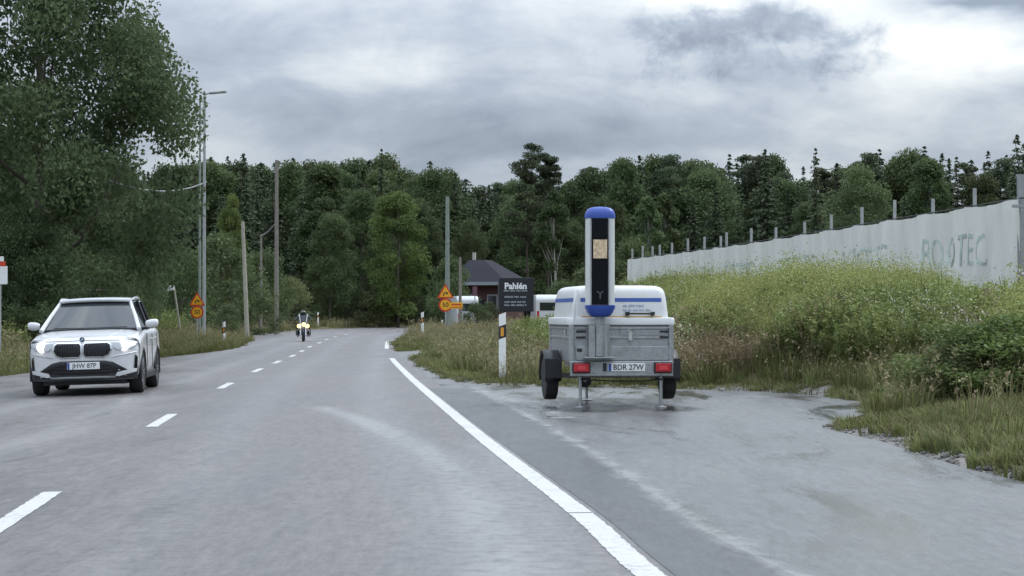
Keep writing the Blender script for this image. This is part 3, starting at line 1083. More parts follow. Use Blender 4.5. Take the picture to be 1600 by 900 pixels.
def tree(kind, x, y, H, label, group=None, leaf=None, bark=None, wide=1.0, var=None, name=None, proto=None, rz=None):
    i = random.randrange(len(PROTO[kind])) if var is None else var
    tm, cm = proto if proto else PROTO[kind][i]
    lm, bk = leaf or LEAF[kind], bark or BARK[kind]
    def with_mat(me, mname):
        key = (me.name, mname)
        if key not in MESHCACHE:
            if len(me.materials) == 0:
                me.materials.append(M[mname])
                MESHCACHE[key] = me
            elif me.materials[0] == M[mname]:
                MESHCACHE[key] = me
            else:
                m2 = me.copy()
                m2.materials.clear()
                m2.materials.append(M[mname])
                MESHCACHE[key] = m2
        return MESHCACHE[key]
    e = empty(name or NAMES[kind], (x, y, hz(x, y) - 0.05), random.uniform(0, 6.28) if rz is None else rz, label, 'shrub' if kind == 'shrub' else 'tree', group)
    s = H / (TALL[kind] if not proto else proto_h[id(proto)])
    link('trunk', with_mat(tm, bk), None, e)
    link('crown', with_mat(cm, lm), None, e)
    e.scale = (s * wide, s * wide, s)
    return e


proto_h = {}
TOPS = np.array([(-200, 260), (200, 262), (270, 258), (330, 243), (360, 238), (400, 250), (440, 246), (500, 247), (560, 246), (600, 243), (645, 266), (690, 264), (740, 277), (775, 290),
                 (800, 276), (850, 262), (885, 282), (930, 248), (970, 256), (1010, 248), (1060, 254), (1100, 260), (1150, 252), (1195, 250), (1230, 272), (1270, 276),
                 (1310, 266), (1370, 244), (1430, 246), (1500, 252), (1560, 245), (1600, 238), (1700, 230), (1900, 240)])


def zone(px):
    if px < 300: return 'behind the tall roadside tree'
    if px < 470: return 'behind the roadside poles'
    if px < 660: return 'behind the bend of the road'
    if px < 790: return 'behind the dark red house'
    if px < 900: return 'behind the black company sign'
    if px < 1000: return 'between camera trailer and banner fence'
    if px < 1200: return 'behind the far half of the banner fence'
    if px < 1400: return 'behind the middle of the banner fence'
    return 'behind the near end of the banner fence'


def kind_at(px):
    r = random.random()
    if px < 470: return 'broad' if r < 0.38 else 'spruce'
    if px < 760: return 'broad' if r < 0.5 else 'spruce'
    if px < 900: return 'pine' if r < 0.35 else ('spruce' if r < 0.7 else 'broad')
    if px < 1120: return 'broad' if r < 0.42 else ('spruce' if r < 0.8 else 'pine')
    return 'spruce' if r < 0.62 else ('broad' if r < 0.82 else 'pine')


KW = {'spruce': 'dark pointed spruce', 'pine': 'dark pine', 'broad': 'green leafy tree'}
for row, (Y0, step, drop, jit) in enumerate(((290, 26, 12, 12), (262, 24, 2, 14), (238, 28, 8, 20), (216, 40, 40, 45))):
    px = (120.0, 90.0, 40.0, 0.0)[row]
    while px < 1690:
        Y = Y0 + random.uniform(-9, 9)
        k = kind_at(px)
        if row == 3 and k == 'pine':
            k = 'broad'
        top = np.interp(px, TOPS[:, 0], TOPS[:, 1]) + drop + random.uniform(-0.35, 1) * jit - (6 if k == 'spruce' else 0)
        H = za(top, Y)
        x = xa(px, Y)
        inroad = asphalt_sd(np.array([x]), np.array([Y]))[0] < 5
        if inroad:
            Y += 14
            x = xa(px, Y)
            H = za(top, Y)
        word = ('hindmost', 'rear', 'middle', 'front')[row]
        tree(k, x, Y, H, KW[k] + ', ' + word + ' forest row, ' + zone(px),
             'forest trees ' + zone(px), wide=random.uniform(0.85, 1.2) * {'spruce': 1.0, 'pine': 0.95, 'broad': 1.0, 'shrub': 1}[k])
        px += step * random.uniform(0.75, 1.25)

# trees that stand out of the forest
def named(kind, px, Y, top, label, **kw):
    return tree(kind, xa(px, Y), Y, za(top, Y), label, **kw)


named('broad', 622, 196, 290, 'bright green young tree standing out before the dark forest', leaf='leaf_bright', wide=1.0, var=3)
named('broad', 655, 203, 318, 'olive green tree just right of the bright green one', var=1)
named('broad', 516, 192, 330, 'dusty dark green rounded tree at the bend of the road', var=3, wide=0.95)
named('broad', 565, 206, 304, 'dark leafy tree between the rounded and the bright green tree', var=0)
named('broad', 362, 190, 310, 'tree with a yellowish green top between the roadside poles', leaf='leaf_bright', var=1, wide=0.6)
named('broad', 735, 204, 345, 'grey green tree beside the pole above the orange signs', var=2, wide=0.7)
named('pine', 824, 212, 226, 'tallest pine above the treeline near the black company sign', var=0, wide=0.9)
named('pine', 856, 214, 235, 'second tall pine just right of the tallest pine', var=1, wide=0.9)
named('spruce', 1275, 226, 226, 'slim tall spruce with a pointed top above the banner fence', var=2, wide=0.85)
named('spruce', 1196, 224, 229, 'broad tall spruce left of the slim pointed one', var=1, wide=1.0)
named('spruce', 1590, 214, 216, 'tall spruce behind the near end post of the banner fence', var=0)
named('spruce', 596, 240, 232, 'spruce tip rising from the treeline left of the bright tree', var=2, wide=0.7)
named('spruce', 672, 236, 242, 'spruce tip rising from the treeline above the red house', var=3, wide=0.9)
named('broad', 1345, 178, 284, 'pale green rounded tree just behind the white banner fence', leaf='leaf_shrub', var=2, wide=0.9)
named('shrub', 985, 150, 380, 'green bush behind the far end of the banner fence', wide=0.9)
# birches with pale stems
bt = deciduous(61, 13.0, 1.7, 0.45, 30, 5000, 0.17, 0.13)
proto_h[id(bt)] = 13.0
for px, Y, top, lab in ((866, 196, 295, 'birch with a pale bare stem right of the black sign'), (1012, 196, 305, 'birch with a pale stem behind the far end of the fence'),
                        (1038, 199, 300, 'pale stemmed birch beside another behind the fence')):
    named('broad', px, Y, top, lab, proto=bt, bark='bark_birch', wide=0.9, name='birch_tree')

# left side: the tall roadside tree and the trees around its foot
big = deciduous(5, 13.2, 4.6, 0.10, 230, 100000, 0.075, 0.20, 0.60, gap=0.44)
proto_h[id(big)] = 13.2
tree('broad', xa(62, 71), 71, 17.4, 'tall dark leafy tree towering over the white car', leaf='leaf_big', proto=big, wide=0.84, name='roadside_tree', rz=3.6)
big2 = deciduous(6, 8.0, 3.4, 0.04, 80, 40000, 0.075, 0.18, 0.85, gap=0.15)
proto_h[id(big2)] = 8.0
for px, Y, top, w, lab in ((20, 80, 215, 1.05, 'dense leafy tree behind the white sign at the frame edge'), (120, 84, 240, 1.0, 'dense dark tree directly behind the white car'),
                           (190, 90, 262, 0.60, 'dark leafy tree between the tall tree and the street lamp'), (30, 67, 330, 0.95, 'dense leafy thicket under the tall roadside tree'), (-150, 80, 20, 0.8, 'leafy tree at the far left edge of the photo')):
    tree('broad', xa(px, Y), Y, za(top, Y), lab, leaf='leaf_big', proto=big2, wide=w, name='leafy_tree')
for px, Y, top, w, kind, lab, lf in ((345, 118, 372, 1.0, 'shrub', 'tall round bush behind the leaning pale pole', 'leaf_shrub'), (285, 114, 390, 0.8, 'shrub', 'tall bush behind the left orange signs', 'leaf_dec'),
                                 (410, 150, 392, 0.8, 'shrub', 'bush at the foot of the roadside poles', 'leaf_dec'), (452, 165, 432, 0.9, 'shrub', 'low bush behind the motorcycle', 'leaf_shrub'),
                                 (22, 66, 478, 1.1, 'shrub', 'small bush between the white sign and the white car', 'leaf_shrub'), (225, 100, 455, 0.9, 'shrub', 'scrubby bush right of the white car', 'leaf_shrub'),
                                 (356, 108, 476, 1.0, 'shrub', 'scrub between the left orange signs and the pale pole', 'leaf_shrub'), (405, 128, 462, 1.2, 'shrub', 'scrub behind the pale pole beside the road', 'leaf_shrub'),
                                 (100, 74, 468, 1.3, 'shrub', 'bush hidden partly behind the white car', 'leaf_dec'), (550, 200, 450, 1.3, 'shrub', 'shrub beyond the bend under the dark trees', 'leaf_dec'),
                                 (650, 198, 455, 1.3, 'shrub', 'shrub under the bright green tree', 'leaf_dec'), (480, 196, 440, 1.4, 'shrub', 'shrub at the forest foot above the motorcycle', 'leaf_dec'),
                                 (592, 197, 448, 1.2, 'shrub', 'small shrub at the foot of the bright green tree', 'leaf_shrub'),
                                 (745, 128, 474, 1.0, 'shrub', 'bush between the orange signs and the black sign', 'leaf_shrub'), (703, 148, 405, 0.75, 'shrub', 'small tree hiding the corner of the red house', 'leaf_dec'), (762, 134, 472, 1.0, 'shrub', 'low bush under the eaves of the red house', 'leaf_dec'), (880, 140, 440, 1.1, 'shrub', 'bush behind the camera trailer', 'leaf_dec'),
                                 (940, 150, 400, 0.9, 'shrub', 'tall bush behind the camera cabinet', 'leaf_dec'),
                                 (1490, 26.8, 498, 1.7, 'shrub', 'bright green bush on the bank beside the lay-by', 'weed_green'), (1585, 26.0, 490, 2.0, 'shrub', 'dark green bush at the right edge of the bank', 'leaf_bright'),
                                 (1535, 26.2, 520, 2.0, 'shrub', 'low dark bush between the bright bush and the photo edge', 'leaf_shrub'),
                                 (1650, 28, 480, 1.2, 'shrub', 'bush on the bank partly cut by the frame edge', 'leaf_shrub')):
    tree(kind, xa(px, Y), Y, za(top, Y) - hz(xa(px, Y), Y), lab, leaf=lf, wide=w if Y > 40 else w * 1.0)
# dark forest floor growth between the stems
rg = np.random.default_rng(77)
n = 15000
ux = rg.uniform(-80, 85, n)
uy = rg.uniform(222, 285, n)
keep = asphalt_sd(ux, uy) > 3
ux, uy = ux[keep], uy[keep]
C = np.stack([ux, uy, 0.2 + rg.random(len(ux)) ** 1.6 * 5.0], 1)
ug = link('undergrowth', crown_mesh('undergrowth', C, 0.5, rg.random(len(ux)), rg), M['leaf_spruce'])
tag(ug, 'dark tangled undergrowth on the forest floor', 'undergrowth', kind='stuff')


# ------------------------------------------------------------------ grasses and weeds (instanced tufts, uncountable)
def tuft_blades(seed, n, h, spread, w, lean=0.35, tint=(0, 1), head=None):
    """grass tuft: bent blades of two quads each; head = (size, count) seed heads"""
    rg = np.random.default_rng(seed)
    V, F, T = [], [], []
    for i in range(n):
        a = rg.random() * 6.283
        b = rg.random() ** 0.5 * spread
        base = np.array([math.cos(a) * b, math.sin(a) * b, -0.03])
        hh = h * rg.uniform(0.5, 1.1)
        d = np.array([math.cos(a + rg.normal() * 0.8), math.sin(a + rg.normal() * 0.8), 0]) * hh * lean * rg.uniform(0.2, 1.5)
        s = np.array([-d[1], d[0], 0])
        s = s / (np.linalg.norm(s) + 1e-9) * w
        p1 = base + d * 0.3 + np.array([0, 0, hh * 0.6])
        p2 = base + d + np.array([0, 0, hh * rg.uniform(0.8, 1.0)])
        o = len(V)
        V += [base - s, base + s, p1 + s * 0.8, p1 - s * 0.8, p2 + s * 0.1, p2 - s * 0.1]
        F += [(o, o + 1, o + 2, o + 3), (o + 3, o + 2, o + 4, o + 5)]
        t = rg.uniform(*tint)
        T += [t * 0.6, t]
        if head and i % head[2] == 0:
            for k in range(head[1]):
                c = p2 + rg.normal(size=3) * head[0] * 0.8 - np.array([0, 0, head[0] * k * 0.5])
                q = rg.normal(size=(2, 3)) * head[0] * 0.6
                o = len(V)
                V += [c - q[0], c + q[1], c + q[0], c - q[1]]
                F.append((o, o + 1, o + 2, o + 3))
                T.append(0.6 + 0.4 * rg.random())
    return np.array(V), np.array(F), np.array(T)


def weed(seed, h, stems, leaves, lsize, spread, topy=0.0):
    """leafy stems; returns (stem+leaf geometry, flower-top geometry)"""
    rg = np.random.default_rng(seed)
    C, D, CF = [], [], []
    Vs, Fs = [], []
    for i in range(stems):
        a = rg.random() * 6.283
        b = rg.random() ** 0.5 * spread
        base = np.array([math.cos(a) * b, math.sin(a) * b, -0.05])
        tip = base + np.array([math.cos(a) * h * 0.2, math.sin(a) * h * 0.2, h * rg.uniform(0.65, 1.1)])
        o = len(Vs)
        s = np.array([0.006, 0, 0])
        Vs += [base - s, base + s, tip + s * 0.5, tip - s * 0.5]
        Fs.append((o, o + 1, o + 2, o + 3))
        m = leaves
        tt = rg.uniform(0.12, 1.0, m)
        p = base + (tip - base) * tt[:, None]
        ang = rg.random(m) * 6.283
        out = np.stack([np.cos(ang), np.sin(ang), rg.uniform(-0.3, 0.6, m)], 1)
        C.append(p + out * lsize * 0.9)
        D.append(out)
        if topy > 0:
            q = int(14 * topy)
            CF.append(tip + rg.normal(size=(q, 3)) * np.array([0.05, 0.05, 0.10]) * (1 + topy * 0.4))
    C, D = np.vstack(C), np.vstack(D)
    V, F = leaf_quads(C, lsize, rg, direction=D, spread=0.4, aspect=0.38, up_bias=0.9)
    T = np.clip(C[:, 2] / h * 0.6 + rg.random(len(C)) * 0.45, 0, 1)
    o = len(V)
    V = np.vstack([V, np.array(Vs)])
    F = np.vstack([F, np.array(Fs) + o])
    T = np.concatenate([T, np.full(len(Fs), 0.2)])
    if CF:
        CF = np.vstack(CF)
        V2, F2 = leaf_quads(CF, 0.017, rg, aspect=0.7)
        return (V, F, T), (V2, F2, rg.random(len(F2)))
    return (V, F, T), None


def tuft_obj(name, geos):
    """geos: list of ((V,F,T), material name)"""
    V = np.vstack([g[0][0] for g in geos])
    offs = np.cumsum([0] + [len(g[0][0]) for g in geos])
    F = np.vstack([g[0][1] + offs[i] for i, g in enumerate(geos)])
    T = np.concatenate([g[0][2] for g in geos])
    me = np_mesh(name, V, F, False, {'tint': ('FACE', T)})
    mi = np.concatenate([np.full(len(g[0][1]), i) for i, g in enumerate(geos)]).astype(np.int32)
    for g in geos:
        me.materials.append(M[g[1]])
    me.polygons.foreach_set('material_index', mi)
    return bpy.data.objects.new(name, me)


TUFTS = {}


def collection_of(key, objs):
    c = bpy.data.collections.new('tufts_' + key)
    for i, o in enumerate(objs):
        o.name = 'tuft_%s_%02d' % (key, i)
        c.objects.link(o)
    TUFTS[key] = (c, len(objs))


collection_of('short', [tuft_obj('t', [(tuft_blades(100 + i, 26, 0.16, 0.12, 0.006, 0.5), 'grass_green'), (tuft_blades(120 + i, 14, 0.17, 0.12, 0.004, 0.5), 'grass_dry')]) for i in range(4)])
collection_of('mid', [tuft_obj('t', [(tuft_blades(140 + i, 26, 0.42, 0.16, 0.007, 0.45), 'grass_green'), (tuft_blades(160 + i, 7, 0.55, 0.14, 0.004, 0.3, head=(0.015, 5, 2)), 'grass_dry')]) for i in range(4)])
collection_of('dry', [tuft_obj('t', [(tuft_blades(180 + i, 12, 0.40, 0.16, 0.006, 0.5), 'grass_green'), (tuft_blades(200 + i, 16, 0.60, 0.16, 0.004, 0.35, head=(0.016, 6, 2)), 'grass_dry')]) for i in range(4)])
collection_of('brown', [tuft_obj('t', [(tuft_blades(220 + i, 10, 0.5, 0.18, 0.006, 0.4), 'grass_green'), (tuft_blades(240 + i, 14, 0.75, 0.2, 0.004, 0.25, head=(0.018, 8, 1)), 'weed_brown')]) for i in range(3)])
wl = []
for i in range(4):
    a, b = weed(260 + i, 0.75, 8, 44, 0.030, 0.2)
    wl.append(tuft_obj('t', [(a, 'weed_green')]))
collection_of('weed', wl)
wl = []
for i in range(4):
    a, b = weed(280 + i, 0.85, 8, 40, 0.028, 0.22, 2.6)
    wl.append(tuft_obj('t', [(a, 'weed_green'), (b, 'weed_yellow')]))
collection_of('yellow', wl)
wl = []
for i in range(2):
    a, b = weed(300 + i, 0.85, 3, 20, 0.03, 0.15, 1.6)
    wl.append(tuft_obj('t', [(a, 'weed_green'), (b, 'umbel')]))
collection_of('umbel', wl)


st_ = []
M['stone'] = leaf_mat('loose_stone', (0.09, 0.086, 0.08), (0.24, 0.232, 0.215), 0.0, 0.45, 0.85)
for i in range(5):
    rq = np.random.default_rng(500 + i)
    bmx = bmesh.new()
    bmesh.ops.create_icosphere(bmx, subdivisions=1, radius=0.03)
    for v in bmx.verts:
        v.co = Vector((v.co.x * rq.uniform(0.8, 1.4), v.co.y * rq.uniform(0.7, 1.2), v.co.z * rq.uniform(0.4, 0.8)))
    Vq = np.array([v.co[:] for v in bmx.verts])
    Fq = np.array([[v.index for v in f.verts] for f in bmx.faces])
    bmx.free()
    meq = np_mesh('t', Vq, Fq, False, {'tint': ('FACE', rq.random(len(Fq)) * 0.5 + 0.2)})
    meq.materials.append(M['stone'])
    st_.append(bpy.data.objects.new('t', meq))
collection_of('stone', st_)


def scatter(name, key, X, Y, smin, smax, label, cat, seed=0, tilt=0.15):
    rg = np.random.default_rng(seed)
    c, nv = TUFTS[key]
    n = len(X)
    Z = height(X, Y)
    uneven = 0.50 + 0.62 * vnoise(X, Y, 0.33, 41) + 0.38 * vnoise(X, Y, 1.1, 42)
    me = bpy.data.meshes.new(name)
    me.vertices.add(n)
    me.vertices.foreach_set('co', np.stack([X, Y, Z], 1).astype(np.float32).ravel())
    a = me.attributes.new('rot', 'FLOAT_VECTOR', 'POINT')
    a.data.foreach_set('vector', np.stack([rg.normal(size=n) * tilt, rg.normal(size=n) * tilt, rg.random(n) * 6.283], 1).astype(np.float32).ravel())
    a = me.attributes.new('scl', 'FLOAT', 'POINT')
    a.data.foreach_set('value', (rg.uniform(smin, smax, n) * uneven).astype(np.float32))
    a = me.attributes.new('idx', 'INT', 'POINT')
    a.data.foreach_set('value', rg.integers(0, nv, n).astype(np.int32))
    o = link(name, me)
    ng = bpy.data.node_groups.new(name, 'GeometryNodeTree')
    ng.interface.new_socket('Geometry', in_out='INPUT', socket_type='NodeSocketGeometry')
    ng.interface.new_socket('Geometry', in_out='OUTPUT', socket_type='NodeSocketGeometry')
    gi, go = ng.nodes.new('NodeGroupInput'), ng.nodes.new('NodeGroupOutput')
    ip = ng.nodes.new('GeometryNodeInstanceOnPoints')
    ci = ng.nodes.new('GeometryNodeCollectionInfo')
    ci.inputs['Collection'].default_value = c
    ci.inputs['Separate Children'].default_value = True
    ci.inputs['Reset Children'].default_value = True
    ip.inputs['Pick Instance'].default_value = True

    def na(nm, typ):
        q = ng.nodes.new('GeometryNodeInputNamedAttribute')
        q.data_type = typ
        q.inputs['Name'].default_value = nm
        return next(s for s in q.outputs if s.name == 'Attribute' and s.enabled)
    L = ng.links.new
    L(gi.outputs[0], ip.inputs['Points'])
    L(ci.outputs[0], ip.inputs['Instance'])
    L(na('idx', 'INT'), ip.inputs['Instance Index'])
    e2r = ng.nodes.new('FunctionNodeEulerToRotation')
    L(na('rot', 'FLOAT_VECTOR'), e2r.inputs[0])
    L(e2r.outputs[0], ip.inputs['Rotation'])
    L(na('scl', 'FLOAT'), ip.inputs['Scale'])
    L(ip.outputs[0], go.inputs[0])
    md = o.modifiers.new('scatter', 'NODES')
    md.node_group = ng
    tag(o, label, cat, kind='stuff')
    return o


def spots(n, x0, x1, y0, y1, sdmin, seed, fn=None, dens=None):
    """random places off the sealed surface, denser near the camera, inside the field of view (with a margin)"""
    rg = np.random.default_rng(seed)
    X = rg.uniform(x0, x1, n)
    u = rg.random(n)
    Y = y0 * (y1 / y0) ** u
    s = asphalt_sd(X, Y) + (vnoise(X, Y, 2.2, 9) - 0.5) * 0.5
    k = (s > sdmin) & (np.abs(X) < Y * 0.33 + 3)
    if fn is not None:
        k &= fn(X, Y)
    return X[k], Y[k]


def bankk(X, Y):
    return (X - np.interp(Y, BANK_Y, BANK_X0)) / (np.interp(Y, BANK_Y, BANK_X1) - np.interp(Y, BANK_Y, BANK_X0))


def patch(X, Y, s, seed, lo, hi):
    return rng.random(len(X)) < sstep(vnoise(X, Y, s, seed), lo, hi)


X, Y = spots(46000, -6, 13, 14, 110, 0.05, 1, lambda X, Y: ((bankk(X, Y) < 0.45) | (Y < 28)) & ((X < 3) | (Y > 27) | (asphalt_sd(X, Y) + (vnoise(X, Y, 1.3, 51) - 0.5) * 0.7 > 0.36)))
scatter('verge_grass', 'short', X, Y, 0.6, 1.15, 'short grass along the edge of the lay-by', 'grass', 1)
X, Y = spots(30000, -6, 14, 14, 130, 0.45, 2, lambda X, Y: (bankk(X, Y) < 1.3) & ((Y > 25) | (rng.random(len(X)) < 0.04)))
k = patch(X, Y, 0.5, 5, 0.25, 0.6)
X, Y = X[k], Y[k]
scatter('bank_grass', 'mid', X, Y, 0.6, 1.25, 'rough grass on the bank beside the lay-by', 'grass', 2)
X, Y = spots(30000, -6, 14, 15, 130, 0.7, 3, lambda X, Y: (bankk(X, Y) < 1.2) & ((Y > 26) | (rng.random(len(X)) < 0.03)))
k = patch(X, Y, 0.35, 6, 0.48, 1.0)
X, Y = X[k], Y[k]
scatter('dry_grass', 'dry', X, Y, 0.6, 1.1, 'dry straw coloured grass on the bank', 'grass', 3)
X, Y = spots(26000, 1.5, 13, 27.5, 60, 0.8, 4, lambda X, Y: (bankk(X, Y) > -0.1) & (bankk(X, Y) < 0.75) & (X / Y > 0.07))
k = patch(X, Y, 0.3, 7, 0.66, 1.25)
X, Y = X[k], Y[k]
scatter('brown_weeds', 'brown', X, Y, 0.6, 1.15, 'brown seeding weeds on the lower bank', 'weeds', 4)
X, Y = spots(60000, 0, 15, 27, 110, 1.2, 5, lambda X, Y: (bankk(X, Y) > -0.05) & (bankk(X, Y) < 1.6))
k = patch(X, Y, 0.28, 8, 0.2, 0.6)
X, Y = X[k], Y[k]
scatter('bank_weeds', 'weed', X, Y, 0.6, 1.2, 'leafy green weeds covering the bank', 'weeds', 5)
X, Y = spots(36000, 0, 15, 26, 110, 2.0, 6, lambda X, Y: (bankk(X, Y) > 0.45) & (bankk(X, Y) < 1.5))
k = patch(X, Y, 0.25, 10, 0.35, 0.75)
X, Y = X[k], Y[k]
X2, Y2 = spots(26000, 0, 15, 28, 110, 2.0, 66, lambda X, Y: (bankk(X, Y) > 0.3) & (bankk(X, Y) < 1.4))
k = patch(X2, Y2, 0.4, 16, 0.45, 0.75)
scatter('pale_bank_grass', 'dry', X2[k], Y2[k], 0.9, 1.5, 'pale feathery grass standing among the weeds on the bank', 'grass', 66)
scatter('yellow_weeds', 'yellow', X, Y, 0.55, 1.0, 'yellow green flowering weeds along the top of the bank', 'weeds', 6)
X, Y = spots(260, 1, 14, 26, 70, 1.0, 7, lambda X, Y: (bankk(X, Y) > 0.0) & (bankk(X, Y) < 1.2))
scatter('pale_flowers', 'umbel', X, Y, 0.7, 1.1, 'scattered pale flower heads among the weeds', 'weeds', 7)
# verge left of the road and the far verges
X, Y = spots(26000, -36, -8, 45, 150, 0.0, 8)
scatter('left_verge_grass', 'mid', X, Y, 0.5, 1.0, 'mown grass along the far side of the road', 'grass', 8)
X, Y = spots(14000, -36, -8, 55, 170, 2.2, 9)
k = patch(X, Y, 0.2, 12, 0.35, 0.65)
X, Y = X[k], Y[k]
scatter('left_weeds', 'dry', X, Y, 0.8, 1.7, 'tall pale grass below the roadside poles', 'grass', 9)
X, Y = spots(9000, -36, -8, 60, 150, 3.5, 12)
k = patch(X, Y, 0.22, 15, 0.4, 0.65)
X, Y = X[k], Y[k]
scatter('left_leafy_weeds', 'weed', X, Y, 0.8, 1.8, 'leafy weeds and saplings below the roadside trees', 'weeds', 12)
rg = np.random.default_rng(55)
X, Y = rg.uniform(-60, 40, 26000), rg.uniform(110, 255, 26000)
k = (asphalt_sd(X, Y) > 0.3)
scatter('far_grass', 'dry', X[k], Y[k], 0.7, 1.5, 'pale grass strip beyond the bend of the road', 'grass', 10)


# ------------------------------------------------------------------ camera trailer
def rrect(hx, hy, r, n=6):
    """rounded rectangle outline, counter-clockwise from +x side"""
    out = []
    for cx_, cy_, a0 in ((hx - r, hy - r, 0), (-hx + r, hy - r, 90), (-hx + r, -hy + r, 180), (hx - r, -hy + r, 270)):
        for i in range(n + 1):
            a = R(a0 + 90 * i / n)
            out.append((cx_ + r * math.cos(a), cy_ + r * math.sin(a)))
    return out


def loft(rings, closed_top=True, closed_bottom=True):
    """rings: list of lists of 3D points (same count)"""
    mb = MB()
    n = len(rings[0])
    V = [p for rg_ in rings for p in rg_]
    F = []
    for i in range(len(rings) - 1):
        for k in range(n):
            F.append((i * n + k, i * n + (k + 1) % n, (i + 1) * n + (k + 1) % n, (i + 1) * n + k))
    if closed_bottom:
        F.append(tuple(range(n - 1, -1, -1)))
    if closed_top:
        F.append(tuple(range((len(rings) - 1) * n, len(rings) * n)))
    mb.add(V, F)
    return mb


def glyph_line(mb, x0, x1, z, h, y, seed, words=(3, 6)):
    """unreadable small print: a row of letter-sized marks grouped as words"""
    r = random.Random(seed)
    x = x0
    while x < x1:
        for _ in range(r.randint(*words)):
            w = h * r.uniform(0.35, 0.7)
            if x + w > x1:
                return
            hh = h * r.choice([0.7, 0.7, 1.0])
            mb.prism([(x, z), (x + w * 0.8, z), (x + w * 0.8, z + hh), (x, z + hh)], 0.002, lambda u_, v_, w_: (u_, y - w_, v_))
            x += w
        x += h * 0.6


T_YAW = R(6.0)
tl = empty('camera_trailer', (1.50, 29.0, 0.0), T_YAW, 'galvanised box trailer with white lid and blue capped speed camera column', 'trailer')
HX, LEN = 0.70, 2.2
# lower frame and box
mb = MB()
mb.box((0, LEN / 2, 0.885), (2 * HX, LEN, 0.50))
box_o = mb.build('box_body', M['galv'], tl, bevel=0.008)
mb = MB()
for z in (0.97, 1.10):
    mb.box((0.03, -0.008, z), (1.30, 0.020, 0.030))
    mb.box((-HX - 0.008, LEN / 2, z), (0.020, LEN - 0.06, 0.030))
    mb.box((HX + 0.008, LEN / 2, z), (0.020, LEN - 0.06, 0.030))
mb.build('pressed_rib', M['galv'], tl, bevel=0.006)
mb = MB()
mb.box((0.30, -0.006, 1.035), (0.64, 0.012, 0.085))
mb.build('tailgate_recess', M['galv_dark'], tl, bevel=0.004)
mb = MB()
mb.box((0.02, -0.012, 0.755), (1.30, 0.024, 0.19))
mb.build('lower_panel', M['galv'], tl, bevel=0.006)
for sx in (-1, 1):
    for y in (0.0, LEN):
        MB().box((sx * (HX - 0.01), y, 0.88), (0.07, 0.07, 0.54)).build('corner_post', M['galv'], tl, bevel=0.012)
# light bar
MB().box((0, -0.03, 0.545), (1.42, 0.075, 0.205)).build('light_bar', M['galv'], tl, bevel=0.010)
for sx in (-1, 1):
    tlx = MB().box((sx * 0.565, -0.085, 0.56), (0.25, 0.05, 0.15)).build('tail_light', M['black_plastic'], tl, bevel=0.012)
    MB().box((sx * 0.565, -0.115, 0.56), (0.215, 0.02, 0.118)).build('lens', M['tail'], tlx, bevel=0.008)
    MB().box((sx * 0.565, -0.128, 0.555), (0.12, 0.010, 0.06)).build('reflector', M['tail_in'], tlx, bevel=0.004)
pl = MB().box((0.06, -0.076, 0.565), (0.52, 0.012, 0.112)).build('number_plate', M['plate'], tl, bevel=0.006)
MB().prism([(-0.19, 0.514), (-0.152, 0.514), (-0.152, 0.616), (-0.19, 0.616)], 0.002, lambda a, b, c: (a, -0.0825 - c, b)).build('country_band', M['plate_blue'], pl)
lettering('BDR 27W', 0.105, M['ink'], pl, lambda a, b: (a + 0.085, -0.0845, b + 0.563), 0.0015, 0.95)
MB().box((-0.24, -0.075, 0.565), (0.05, 0.02, 0.11)).build('plate_lamp', M['black_plastic'], tl, bevel=0.006)
# chassis, axle, drawbar
mb = MB()
for sx in (-1, 1):
    mb.box((sx * 0.45, LEN / 2, 0.58), (0.06, LEN, 0.09))
mb.box((0, 1.15, 0.42), (1.50, 0.07, 0.07))
mb.tube([(-0.45, LEN, 0.58), (0, LEN + 1.1, 0.50)], 0.04)
mb.tube([(0.45, LEN, 0.58), (0, LEN + 1.1, 0.50)], 0.04)
mb.box((0, LEN + 1.2, 0.50), (0.09, 0.35, 0.09))
mb.build('chassis', M['galv_dark'], tl)
mb = MB()
mb.tube([(-0.55, 0.03, 0.40), (-0.1, 0.03, 0.372), (0.30, 0.03, 0.372), (0.60, 0.03, 0.40)], 0.010)
mb.build('cable_run', M['black_plastic'], tl)
for sx in (-1, 1):
    w = empty('wheel', (0, 0, 0))
    w.parent = tl
    cx_ = sx * 0.845
    prof = [(0.17, -0.080), (0.27, -0.092), (0.305, -0.080), (0.312, -0.045), (0.312, 0.045), (0.305, 0.080), (0.27, 0.092), (0.17, 0.080)]
    mb = MB().lathe(prof, (cx_, 1.15, 0.392), 'x', 40)
    mb.build('tyre', M['rubber'], w, smooth=True)
    mb = MB().lathe([(0.185, -0.07), (0.175, sx * 0.02 - 0.02), (0.10, sx * 0.03), (0.05, sx * 0.075), (0.0001, sx * 0.080)], (cx_, 1.15, 0.392), 'x', 28)
    mb.build('rim', M['galv'], w, smooth=True)
    # mudguard
    arc = []
    for i in range(15):
        a = R(-8 + 196 * i / 14)
        arc.append((1.15 + 0.385 * math.cos(a), 0.40 + 0.385 * math.sin(a)))
    mb = MB()
    V, F = [], []
    for xo in (-0.115, 0.115):
        for (yy, zz) in arc:
            V.append((cx_ + xo, yy, zz))
    k = len(arc)
    F = [(i, i + 1, k + i + 1, k + i) for i in range(k - 1)]
    mb.add(V, F)
    mg = mb.build('mudguard', M['black_plastic'], tl, smooth=True)
    sm = mg.modifiers.new('thick', 'SOLIDIFY')
    sm.thickness = 0.012
    # lower flap behind the wheel
    MB().box((cx_, 0.755, 0.53), (0.24, 0.02, 0.28)).build('mud_flap', M['black_plastic'], tl, bevel=0.006)
